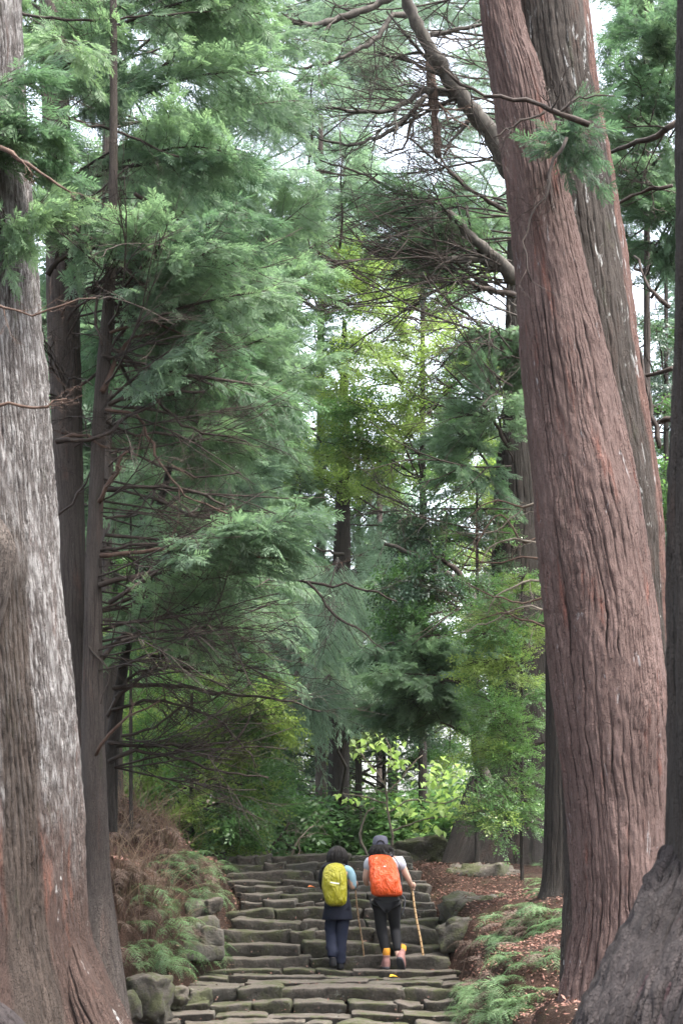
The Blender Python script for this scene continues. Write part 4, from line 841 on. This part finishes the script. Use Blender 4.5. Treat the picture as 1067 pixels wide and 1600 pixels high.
# litter
def litter(n, boxes, name, label, sz=(.02, .05), mat='litter', steps=False):
    g = Geo(); V = []; Rr = []; X = []; Y = []
    for (x0, x1, y0, y1, wgt) in boxes:
        m = int(n * wgt); X += list(r.uniform(x0, x1, m)); Y += list(r.uniform(y0, y1, m))
    X = np.array(X); Y = np.array(Y); Z = ground(X, Y) + 0.012
    if steps:
        Z = np.interp(Y, np.array([s[0] for s in STEP]), np.array([s[1] for s in STEP])); idx = np.clip(np.searchsorted([s[0] for s in STEP], Y) - 1, 0, len(STEP) - 1); Z = np.array([STEP[i][1] for i in idx]) + 0.03
    for x, y, z in zip(X, Y, Z):
        a = r.uniform(0, 6.28); l = r.uniform(*sz); w = l * r.uniform(.25, .6); d = np.array([math.cos(a), math.sin(a), r.normal(0, .35)]); s_ = np.array([-math.sin(a), math.cos(a), r.normal(0, .35)])
        p = np.array([x, y, z + r.uniform(0, .015)]); V += [p, p + d * l * .5 + s_ * w / 2, p + d * l, p + d * l * .5 - s_ * w / 2]; Rr += [r.random()] * 4
    g.add(V, np.arange(len(V)).reshape(-1, 4), None, Rr); return tag(g.build(name, M[mat], smooth=False), label, 'leaf litter', kind='stuff')
litter(32000, [(1.1, 2.6, 16, 27, .35), (-3.4, -1.4, 16, 27, .4), (-3, -1.2, 12, 17, .15), (1.2, 3.5, 11, 18, .15), (-3, 3, 27, 31, .1)], 'leaf_litter', 'reddish brown fallen needles and leaves beside the steps')
litter(700, [(-1.8, 1.1, 18, 27, 1)], 'fallen_leaves', 'few pale dead leaves scattered on the stone treads', (.02, .04), steps=True)
g = Geo()
for _ in range(700):
    x, y = (r.uniform(1.15, 3.0), r.uniform(14, 27)) if r.random() < .5 else (r.uniform(-3.2, -1.5), r.uniform(13, 26)); a = r.uniform(0, 6.28); l = r.uniform(.1, .4)
    z = gz(x, y) + .015; tube(g, [(x, y, z), (x + math.cos(a) * l * .5, y + math.sin(a) * l * .5, z + .02), (x + math.cos(a) * l, y + math.sin(a) * l, gz(x + math.cos(a) * l, y + math.sin(a) * l) + .02)], .004, 3, r.random())
tag(g.build('fallen_twigs', M['twig_brown']), 'fallen reddish twigs lying on the banks', 'twigs', kind='stuff')
# ------------------------------------------------------------------ hikers
M['skin'] = plain('skin', (0.3900, 0.2400, 0.1800), 0.5, 0.4, 20, .1)
M['hair'] = plain('hair', (0.008, 0.006, 0.0055), 0.65, 0.25, 60, .5, 0.6, 150)
M['navy'] = plain('navy', (0.0083, 0.0107, 0.0227), 0.8, 0.2, 12, .35, 0.4, 90)
M['navy_tunic'] = plain('navy_tunic', (0.0058, 0.0070, 0.0140), 0.85, 0.2, 12, .3, 0.4, 90)
M['black'] = plain('black', (0.005, 0.005, 0.0062), 0.8, 0.25, 30, .4, 0.4, 120)
M['charcoal'] = plain('charcoal', (0.0145, 0.0145, 0.0157), 0.8, 0.25, 30, .3, 0.4, 120)
M['blue_shirt'] = plain('blue_shirt', (0.1650, 0.2700, 0.3225), 0.8, 0.25, 20, .15, 0.3, 90)
M['white_shirt'] = plain('white_shirt', (0.3375, 0.3375, 0.3750), 0.8, 0.25, 20, .08, 0.3, 60)
M['cap_grey'] = plain('cap_grey', (0.0675, 0.0675, 0.0900), 0.8, 0.25, 60, .3)
M['boot'] = plain('boot', (0.2250, 0.1125, 0.0975), 0.7, 0.3, 50, .3, .3, 80)
M['sole'] = plain('sole', (0.035, 0.035, 0.04), 0.7, 0.3); M['sock'] = plain('sock', (0.4650, 0.2025, 0.0225), 0.85, 0.2, 60, .2, .4, 200)
M['bamboo'] = plain('bamboo', (0.3900, 0.2550, 0.1275), 0.45, 0.4, 25, .25); M['bamboo_dark'] = plain('bamboo_dark', (0.27, 0.17, 0.09), 0.5, 0.4, 25, .3); M['node'] = plain('node', (0.15, 0.085, 0.04), .6)
M['mark'] = plain('mark', (0.7, 0.7, 0.66), .6); M['strap'] = plain('strap', (0.05, 0.05, 0.055), .7)
def cover_mat(name, col):
    m = NT(name); o = m.coord('Object'); n = m.noise(m.map(o, (5, 5, 5)), 1, 3, .5, 1.2); w = m.noise(m.map(o, (9, 9, 3.0)), 1.6, 4, .55, 1.6)
    m.bump(m.math('ADD', n, m.math('MULTIPLY', w, .8)), .9, .06); return m.fin(m.mix(w, tuple(x * .82 for x in col), col), .42, .45)
M['yellow_cover'] = cover_mat('yellow_cover', (0.27, 0.25, 0.010)); M['orange_cover'] = cover_mat('orange_cover', (0.62, 0.075, 0.010))

def skin_mesh(name, joints, bones, mat, parent, levels=2, root=0, wr=0.0, seed=0):
    """joints: (x,y,z,rx[,ry]); grown with a Skin modifier, then baked"""
    me = bpy.data.meshes.new(name); me.from_pydata([j[:3] for j in joints], bones, []); ob = link(name + '_tmp', me)
    sm = ob.modifiers.new('s', 'SKIN'); sm.use_smooth_shade = True
    for i, j in enumerate(joints):
        sv = me.skin_vertices[0].data[i]; sv.radius = (j[3], j[4] if len(j) > 4 else j[3]); sv.use_root = (i == root)
    ss = ob.modifiers.new('u', 'SUBSURF'); ss.levels = levels; ss.render_levels = levels
    dg_ = bpy.context.evaluated_depsgraph_get(); dg_.update(); nm = bpy.data.meshes.new_from_object(ob.evaluated_get(dg_)); nm.name = name
    bpy.data.objects.remove(ob)
    if wr:
        n = len(nm.vertices); v = np.empty(n * 3); nm.vertices.foreach_get('co', v); v = v.reshape(-1, 3); nn = np.empty(n * 3); nm.vertices.foreach_get('normal', nn); nn = nn.reshape(-1, 3)
        f = n3(v * np.array([12, 12, 22]) + seed, 3) + .6 * n3(v * np.array([26, 26, 40]) + seed, 5); v = v + nn * (f * wr)[:, None]; nm.vertices.foreach_set('co', v.ravel())
    nm.materials.clear(); nm.materials.append(mat); nm.update()
    for p in nm.polygons: p.use_smooth = True
    return link(name, nm, parent)
def loft(name, rings, mat, parent, k=28, wr=0.0, seed=0, caps=True, sup=2.0):
    """rings: (cx, cy, cz, rx, ry); superellipse sections"""
    g = Geo(); a = np.linspace(0, 2 * math.pi, k, endpoint=False); rg = resample(np.array(rings, float), max(len(rings) * 4, 12)); n = len(rg)
    c = np.sign(np.cos(a)) * np.abs(np.cos(a)) ** (2 / sup); s = np.sign(np.sin(a)) * np.abs(np.sin(a)) ** (2 / sup)
    V = np.stack([rg[:, 0:1] + rg[:, 3:4] * c, rg[:, 1:2] + rg[:, 4:5] * s, np.repeat(rg[:, 2:3], k, 1)], -1).reshape(-1, 3)
    if wr:
        ctr = np.repeat(rg[:, :3], k, 0); d = V - ctr; d /= np.linalg.norm(d, axis=1)[:, None] + 1e-6
        f = n3(V * np.array([11, 11, 7]) + seed, 7) + .5 * n3(V * np.array([26, 26, 14]) + seed, 8); V = V + d * (f * wr)[:, None]
    i, j = np.meshgrid(np.arange(n - 1), np.arange(k), indexing='ij'); j2 = (j + 1) % k
    q = np.stack([i*k+j, i*k+j2, (i+1)*k+j2, (i+1)*k+j], -1).reshape(-1, 4); t = []
    if caps:
        V = np.concatenate([V, rg[:1, :3], rg[-1:, :3]]); jj = np.arange(k)
        t = np.concatenate([np.stack([np.full(k, n*k), (jj+1) % k, jj], -1), np.stack([np.full(k, n*k+1), (n-1)*k+jj, (n-1)*k+(jj+1) % k], -1)])
    g.add(V, q, t); return g.build(name, mat, parent)
def hand(parent, c, side, mat, ax=(0.13, 0, -1)):
    """fist closed round a stick through c with axis ax; fingers wrap from the outside"""
    g = Geo(); c = np.array(c, float)
    tube(g, resample([c + (side * -0.005, -0.045, .045), c + (side * 0.012, -0.038, 0.03), c + (side * 0.015, -0.025, -0.01)], 6), [.022, .030, .030, .030, .026, .02], 8)
    for i in range(4):
        z = 0.032 - i * 0.021; rr_ = .0105 - .001 * (i == 3); a = np.radians([250, 300, 350, 40, 85, 125]) if side > 0 else np.radians([290, 240, 190, 140, 95, 55])
        P = [c + np.array([math.cos(q) * .026, math.sin(q) * .026, z - .004 * k]) for k, q in enumerate(a)]; tube(g, resample(P, 9), np.linspace(rr_, rr_ * .8, 9), 6)
    tube(g, resample([c + (-side * .012, -.03, .03), c + (-side * .028, -.012, .038), c + (-side * .018, .016, .04)], 6), np.linspace(.012, .009, 6), 6)
    return g.build('hand', mat, parent)
def stick(top, bot, r0, mat, label, nodes=13):
    root = tag(empty('walking_stick', bot), label, 'walking stick'); top = np.array(top - bot)
    q = np.linspace(0, 1, 30)[:, None]; g = Geo(); tube(g, top * q + np.array([.012, 0, 0]) * np.sin(q * 7) * .6, np.full(30, r0), 8); g.build('shaft', mat, root)
    g = Geo()
    for i in range(nodes):
        u = (i + .6) / nodes; p = top * u + np.array([.012, 0, 0]) * math.sin(u * 7) * .6; d = top / np.linalg.norm(top); tube(g, [p - d * .006, p - d * .002, p + d * .002, p + d * .006], [r0, r0 * 1.28, r0 * 1.28, r0], 8)
    g.build('node_rings', M['node'], root); return root
def head(g_parent, c, r_, mat):
    pass
YP = 21.42
# ---- left hiker
W1 = tag(empty('person', at(527, 1514, YP)), 'person in black jacket and navy trousers with chin length dark hair, climbing at left', 'person')
PS = 0.955
J = [(0,0,.86,.115,.10), (0,.01,.98,.12,.09), (0,.03,1.12,.125,.09), (-.0,.05,1.26,.12,.085), (0,.06,1.335,.05,.05), (0,.08,1.40,.05,.05), (0,.085,1.46,.078,.088), (0,.085,1.535,.055,.065),
     (.15,.05,1.27,.052), (.185,.02,1.12,.042), (.205,.02,1.03,.038), (.222,.13,1.045,.030), (.228,.19,1.06,.025),
     (-.15,.05,1.27,.052), (-.19,.04,1.10,.042), (-.17,.14,1.02,.036), (-.12,.26,1.03,.028),
     (.07,0,.78,.085), (.055,.02,.46,.045), (.035,-.0,.10,.04), (.035,.07,.04,.03), (.035,.13,.035,.026),
     (-.07,0,.78,.085), (-.085,.05,.47,.045), (-.06,-.13,.16,.04), (-.058,-.10,.09,.03), (-.058,-.02,.08,.026)]
BN = [(0,1),(1,2),(2,3),(3,4),(4,5),(5,6),(6,7),(3,8),(8,9),(9,10),(10,11),(11,12),(3,13),(13,14),(14,15),(15,16),(0,17),(17,18),(18,19),(19,20),(20,21),(0,22),(22,23),(23,24),(24,25),(25,26)]
skin_mesh('body', J, BN, M['skin'], W1)
g = Geo()  # face features (turned away)
tube(g, [(0, .165, 1.485), (0, .195, 1.455), (0, .17, 1.445)], [.008, .013, .01], 6); g.build('nose', M['skin'], W1)
skin_mesh('trousers', [(0,0,.84,.13,.115), (.07,0,.74,.10), (.055,.02,.46,.088), (.035,0,.22,.082), (.032,0,.045,.090), (-.075,0,.74,.10), (-.085,.05,.47,.088), (-.072,-.05,.29,.08), (-.058,-.14,.13,.072)], [(0,1),(1,2),(2,3),(3,4),(0,5),(5,6),(6,7),(7,8)], M['navy'], W1, wr=.011)
skin_mesh('shirt', [(0,.0,.92,.13,.11), (0,.01,1.02,.135,.10), (0,.03,1.14,.14,.10), (0,.05,1.27,.13,.09), (.155,.05,1.27,.078), (.195,.03,1.13,.06), (.212,.02,1.03,.052), (.222,.11,1.04,.040), (.229,.165,1.056,.034)], [(0,1),(1,2),(2,3),(3,4),(4,5),(5,6),(6,7),(7,8)], M['blue_shirt'], W1, wr=.005)
loft('tunic', [(0.0,0,.625,.205,.15), (0,0,.70,.195,.15), (0,0,.82,.175,.14), (0,0.01,.92,.15,.125), (0,.02,1.0,.145,.115)], M['navy_tunic'], W1, wr=.008)
skin_mesh('jacket', [(0,.03,1.05,.13,.1), (-.05,.04,1.18,.12,.10), (-.06,.04,1.29,.10,.085), (-.165,.03,1.30,.068), (-.205,.03,1.15,.058), (-.19,.12,1.04,.05), (-.13,.22,1.03,.042)], [(0,1),(1,2),(2,3),(3,4),(4,5),(5,6)], M['black'], W1, wr=.008, seed=4)
loft('hood', [(-.07,-.02,1.24,.10,.05), (-.07,-.03,1.29,.14,.08), (-.05,-.01,1.335,.13,.09), (-.03,.03,1.37,.09,.07), (-.02,.05,1.385,.05,.04)], M['black'], W1, wr=.014, seed=2)
loft('hair', [(0,.03,1.315,.085,.05), (0,.035,1.34,.115,.085), (0,.05,1.40,.118,.10), (0,.06,1.47,.108,.105), (0,.07,1.53,.088,.09), (0,.075,1.565,.05,.055), (0,.075,1.578,.012,.012)], M['hair'], W1, wr=.008, seed=9)
for sx, fx, fy, fz, lb in ((.035, .0, 0.0, 0.0, 1), (-.058, .0, -.16, .05, 0)):
    s_ = empty('shoe', (0, 0, 0)); bpy.data.objects.remove(s_)
    o = loft('shoe', [(sx, fy + .05, fz + .0, .05, .125), (sx, fy + .05, fz + .03, .052, .128), (sx, fy + .03, fz + .07, .045, .10), (sx, fy, fz + .105, .038, .055)], M['black'], W1, k=20, sup=2.6)
hand(W1, (.232, .20, 1.06), 1, M['skin'])
pk = tag(empty('backpack', tuple(W1.location + Vector((-.035, -.17, .80)))), 'yellow rain covered backpack on the hiker in the black jacket', 'backpack')
cv = loft('rain_cover', [(.01,.02,.0,.07,.03), (.015,0,.03,.125,.08), (.01,-.01,.12,.155,.115), (0,-.01,.28,.168,.125), (0,.0,.42,.16,.115), (0.01,.02,.50,.12,.09), (.015,.04,.545,.07,.05), (.015,.05,.555,.02,.02)], M['yellow_cover'], pk, k=64, wr=.013, sup=2.5)
g = Geo(); g.add([(-.055, -.150, .300), (.06, -.150, .285), (.06, -.150, .30), (-.055, -.150, .315)], [(0,1,2,3)]); g.build('printed_mark', M['mark'], pk)
g = Geo(); tube(g, resample([(.0, -.085, .46), (.015, -.10, .44), (.03, -.09, .452)], 6), .005, 5); g.build('cord', M['strap'], pk)
for s_ in (-1, 1):
    g = Geo(); tube(g, resample([(s_*.09, .05, .50), (s_*.10+.03, .14, .53), (s_*.10+.03, .22, .50), (s_*.12+.03, .28, .35), (s_*.15+.03, .20, .15), (s_*.12, .05, .08)], 16), .012, 6); g.build('strap', M['strap'], pk)
stick(W1.location + Vector((.225, .20, 1.13)) * PS, at(570, 1512, YP + .25), .010, M['bamboo_dark'], 'thin dark bamboo walking stick held by the hiker in navy')
# ---- right hiker
W2 = tag(empty('person', at(602, 1514, YP)), 'person in white t-shirt, black leggings and grey cap, mid stride at right', 'person')
J = [(.02,0,.90,.125,.105), (.015,.03,1.03,.125,.095), (.0,.08,1.18,.14,.10), (-.005,.13,1.37,.14,.09), (-.02,.15,1.455,.055,.055), (-.045,.17,1.50,.055,.055), (-.055,.18,1.57,.082,.092), (-.055,.18,1.645,.06,.07),
     (.20,.13,1.38,.062), (.285,.13,1.20,.046), (.315,.15,1.14,.042), (.345,.22,1.07,.033), (.365,.27,1.04,.027),
     (-.20,.13,1.37,.062), (-.255,.13,1.16,.046), (-.24,.18,1.08,.042), (-.20,.30,1.08,.03),
     (.11,0,.82,.095), (.135,.14,.50,.062), (.16,-.06,.20,.036), (.17,-.10,.13,.03), (.19,-.03,.05,.03),
     (-.07,0,.82,.095), (-.04,.06,.46,.064), (.02,-.0,.12,.045), (.015,.03,.05,.035), (.01,.12,.04,.03)]
skin_mesh('body', J, BN, M['skin'], W2)
g = Geo(); tube(g, [(-.055, .26, 1.60), (-.055, .295, 1.565), (-.055, .265, 1.555)], [.008, .013, .01], 6); g.build('nose', M['skin'], W2)
for s_ in (-1, 1):
    g = Geo(); tube(g, [(-.055 + s_ * .083, .17, 1.545), (-.055 + s_ * .092, .165, 1.57), (-.055 + s_ * .088, .175, 1.595)], [.008, .014, .008], 6); g.build('ear', M['skin'], W2)
skin_mesh('leggings', [(.02,0,.88,.135,.115), (.105,.0,.80,.105), (.135,.13,.50,.075), (.145,.05,.38,.066), (.165,-.07,.215,.056), (-.075,0,.80,.105), (-.045,.06,.47,.078), (-.015,.03,.32,.070), (.012,0,.19,.056)], [(0,1),(1,2),(2,3),(3,4),(0,5),(5,6),(6,7),(7,8)], M['black'], W2, wr=.003)
skin_mesh('shorts', [(.015,.01,.98,.14,.115), (.02,0,.90,.155,.13), (.12,.01,.80,.118), (.125,.04,.72,.115), (-.085,.01,.80,.118), (-.08,.02,.72,.115)], [(0,1),(1,2),(2,3),(1,4),(4,5)], M['charcoal'], W2, root=1, wr=.005)
skin_mesh('t_shirt', [(.015,.02,.97,.15,.12), (.01,.05,1.08,.15,.115), (0,.09,1.2,.16,.12), (-.005,.13,1.36,.155,.105), (.20,.13,1.375,.085), (.265,.13,1.26,.075), (-.20,.13,1.36,.085), (-.25,.13,1.24,.075)], [(0,1),(1,2),(2,3),(3,4),(4,5),(3,6),(6,7)], M['white_shirt'], W2, wr=.006)
loft('collar', [(-.02,.13,1.42,.08,.075), (-.02,.14,1.455,.075,.07), (-.025,.15,1.465,.068,.062)], M['white_shirt'], W2, wr=.003)
loft('hair', [(-.03,.08,1.40,.10,.05), (-.02,.09,1.45,.15,.085), (-.035,.12,1.51,.15,.11), (-.05,.15,1.57,.11,.115), (-.055,.16,1.62,.094,.105), (-.055,.17,1.66,.05,.06)], M['hair'], W2, wr=.018, seed=5)
cap = loft('cap', [(-.055,.165,1.585,.103,.118), (-.055,.165,1.62,.104,.118), (-.055,.165,1.665,.096,.108), (-.055,.165,1.70,.072,.082), (-.055,.165,1.713,.02,.02)], M['cap_grey'], W2, wr=.002, sup=2.3)
g = Geo(); tube(g, resample([(-.105, .055, 1.60), (-.085, .045, 1.632), (-.055, .042, 1.642), (-.025, .045, 1.632), (-.005, .055, 1.60)], 10), .007, 6); g.build('strap_opening', M['hair'], cap)
g = Geo(); V = [(-.055 + math.cos(a) * .09, .165 + .09 + math.sin(a) * q, 1.60 - q * .15 + h) for h in (0, .006) for q in (0.01, .10) for a in np.linspace(0, math.pi, 9)]
qd = [(i, i+1, i+10, i+9) for i in range(8)] + [(18+i, 27+i, 28+i, 19+i) for i in range(8)] + [(9+i, 10+i, 28+i, 27+i) for i in range(8)]; g.add(V, qd); g.build('brim', M['cap_grey'], cap)
def boot(c, tilt, rz=0.0):
    b = link('boot', None, W2); b.location = c; b.rotation_euler = (tilt, 0, rz); b.empty_display_size = .1
    loft('upper', [(0,.06,.025,.053,.135), (0,.05,.06,.056,.125), (0,.01,.10,.052,.085), (0,-.01,.14,.046,.055), (0,-.012,.175,.052,.060)], M['boot'], b, k=20, sup=2.5)
    loft('sole', [(0,.06,0,.048,.142), (0,.06,.012,.052,.148), (0,.06,.032,.050,.144)], M['sole'], b, k=22, sup=2.8)
    loft('sock', [(0,-.012,.17,.044,.05), (0,-.012,.21,.052,.058), (0,-.01,.245,.05,.056), (0,-.005,.265,.045,.05)], M['sock'], b, k=18, wr=.004)
boot((.012, 0, .0), 0, .1); boot((.185, -.13, .085), -.75, -.25)
hand(W2, (.372, .28, 1.04), 1, M['skin'])
p2 = tag(empty('backpack', tuple(W2.location + Vector((.02, -.06, .92)))), 'large orange rain covered backpack on the hiker in the white t-shirt', 'backpack')
cv = loft('rain_cover', [(.02,-.02,.0,.12,.05), (.015,-.05,.02,.185,.11), (.0,-.055,.09,.205,.145), (-.03,-.05,.24,.195,.15), (-.05,-.0,.38,.18,.13), (-.075,.04,.49,.165,.11), (-.08,.07,.53,.12,.07), (-.08,.08,.54,.05,.03)], M['orange_cover'], p2, k=64, wr=.015, sup=2.8, seed=3)
g = Geo(); g.add([(-.045, -.170, .385), (-.015, -.170, .383), (-.012, -.168, .394), (-.040, -.168, .397)], [(0,1,2,3)]); g.build('printed_mark', M['mark'], p2)
for s_ in (-1, 1):
    g = Geo(); tube(g, resample([(s_*.10-.06, .05, .50), (s_*.12-.03, .16, .56), (s_*.13-.02, .25, .50), (s_*.15, .28, .35), (s_*.18, .15, .15), (s_*.16, .03, .06)], 16), .013, 6); g.build('strap', M['strap'], p2)
g = Geo(); tube(g, resample([(.17, .0, .05), (.235, -.02, -.03), (.22, -.03, -.16), (.19, -.03, -.23)], 12), .009, 5); g.build('loose_strap', M['strap'], p2)
g = Geo(); tube(g, resample([(-.19, .0, .06), (-.215, -.02, -.05), (-.20, -.02, -.14)], 10), .008, 5); g.build('loose_strap', M['strap'], p2)
g = Geo(); tube(g, resample([(.04, .03, .56), (.13, .035, .47), (.19, .03, .33), (.20, .0, .15), (.18, -.02, .06)], 16), .005, 5); g.build('cord', M['strap'], p2)
stick(W2.location + Vector((.355, .28, 1.10)) * PS, at(663, 1513, YP + .25), .0145, M['bamboo'], 'pale thick bamboo walking stick held by the hiker in the white t-shirt', 15)
# two bright fallen leaves on the treads
for (px, py, Y, mt, lb) in ((616, 1526, 20.95, (0.75, 0.45, 0.03), 'single yellow leaf lying on the tread below the boots'), (489, 1386, 24.7, (0.7, 0.2, 0.06), 'single orange red leaf caught on the steps left of the yellow backpack')):
    me = LM[0].copy(); me.materials.clear(); me.materials.append(plain('fallen_leaf', mt)); o = link('fallen_leaf', me); o.location = at(px - 8, py, Y); o.rotation_euler = (0.15, -0.12, .3); tag(o, lb, 'leaf')

for o_ in (W1, W2): o_.scale = (PS, PS, PS)
for o_, w_ in ((pk, W1), (p2, W2)): o_.scale = (PS, PS, PS); o_.location = w_.location + (o_.location - w_.location) * PS

def strands(parent, c, rx, ry, z1_, z0s, n, seed, wild):
    r = np.random.default_rng(seed); g = Geo()
    for _ in range(n):
        a = r.uniform(math.pi * .95, math.pi * 2.05); k = r.uniform(.97, 1.06); q = np.linspace(0, 1, 6)[:, None]
        p0 = np.array([c[0] + rx * .75 * math.cos(a), c[1] + ry * .75 * math.sin(a), z1_]); p1 = np.array([c[0] + rx * k * math.cos(a), c[1] + ry * k * math.sin(a), (z1_ + z0s) / 2]); p2 = np.array([c[0] + rx * k * math.cos(a) * .95, c[1] + ry * math.sin(a) * .9, z0s + r.uniform(-.03, .03)])
        P = (1-q)**2*p0 + 2*q*(1-q)*p1*1.0 + q*q*p2 + r.normal(0, wild, (6, 3)) * q; P[:, 0] += (rx * .22 * math.cos(a)) * 4 * q[:, 0] * (1 - q[:, 0]); P[:, 1] += (ry * .22 * math.sin(a)) * 4 * q[:, 0] * (1 - q[:, 0])
        tube(g, P, np.linspace(.0065, .003, 6), 4)
    g.build('hair_strands', M['hair'], parent)
strands(W1, (0, .05), .118, .10, 1.54, 1.33, 90, 1, .004); strands(W2, (-.045, .13), .135, .11, 1.59, 1.42, 110, 2, .012)
# ------------------------------------------------------------------ forest air
hz = bpy.data.meshes.new('haze'); x0, x1, y0_, y1_, zb, zt = -320, 320, -70, 420, -4.5, 75
hz.from_pydata([(x, y, z) for z in (zb, zt) for y in (y0_, y1_) for x in (x0, x1)], [], [(0,2,3,1), (4,5,7,6), (0,1,5,4), (2,6,7,3), (0,4,6,2), (1,3,7,5)])
ho = link('haze', hz); ho['kind'] = 'stuff'; ho['label'] = 'thin pale mist hanging in the forest air'
hm = bpy.data.materials.new('haze'); hm.use_nodes = True; hm.node_tree.nodes.clear()
ou = hm.node_tree.nodes.new('ShaderNodeOutputMaterial'); pv = hm.node_tree.nodes.new('ShaderNodeVolumePrincipled')
pv.inputs['Color'].default_value = (0.86, 0.95, 0.92, 1); pv.inputs['Density'].default_value = 0.00013; pv.inputs['Anisotropy'].default_value = 0.2
hm.node_tree.links.new(pv.outputs[0], ou.inputs['Volume']); hz.materials.append(hm)
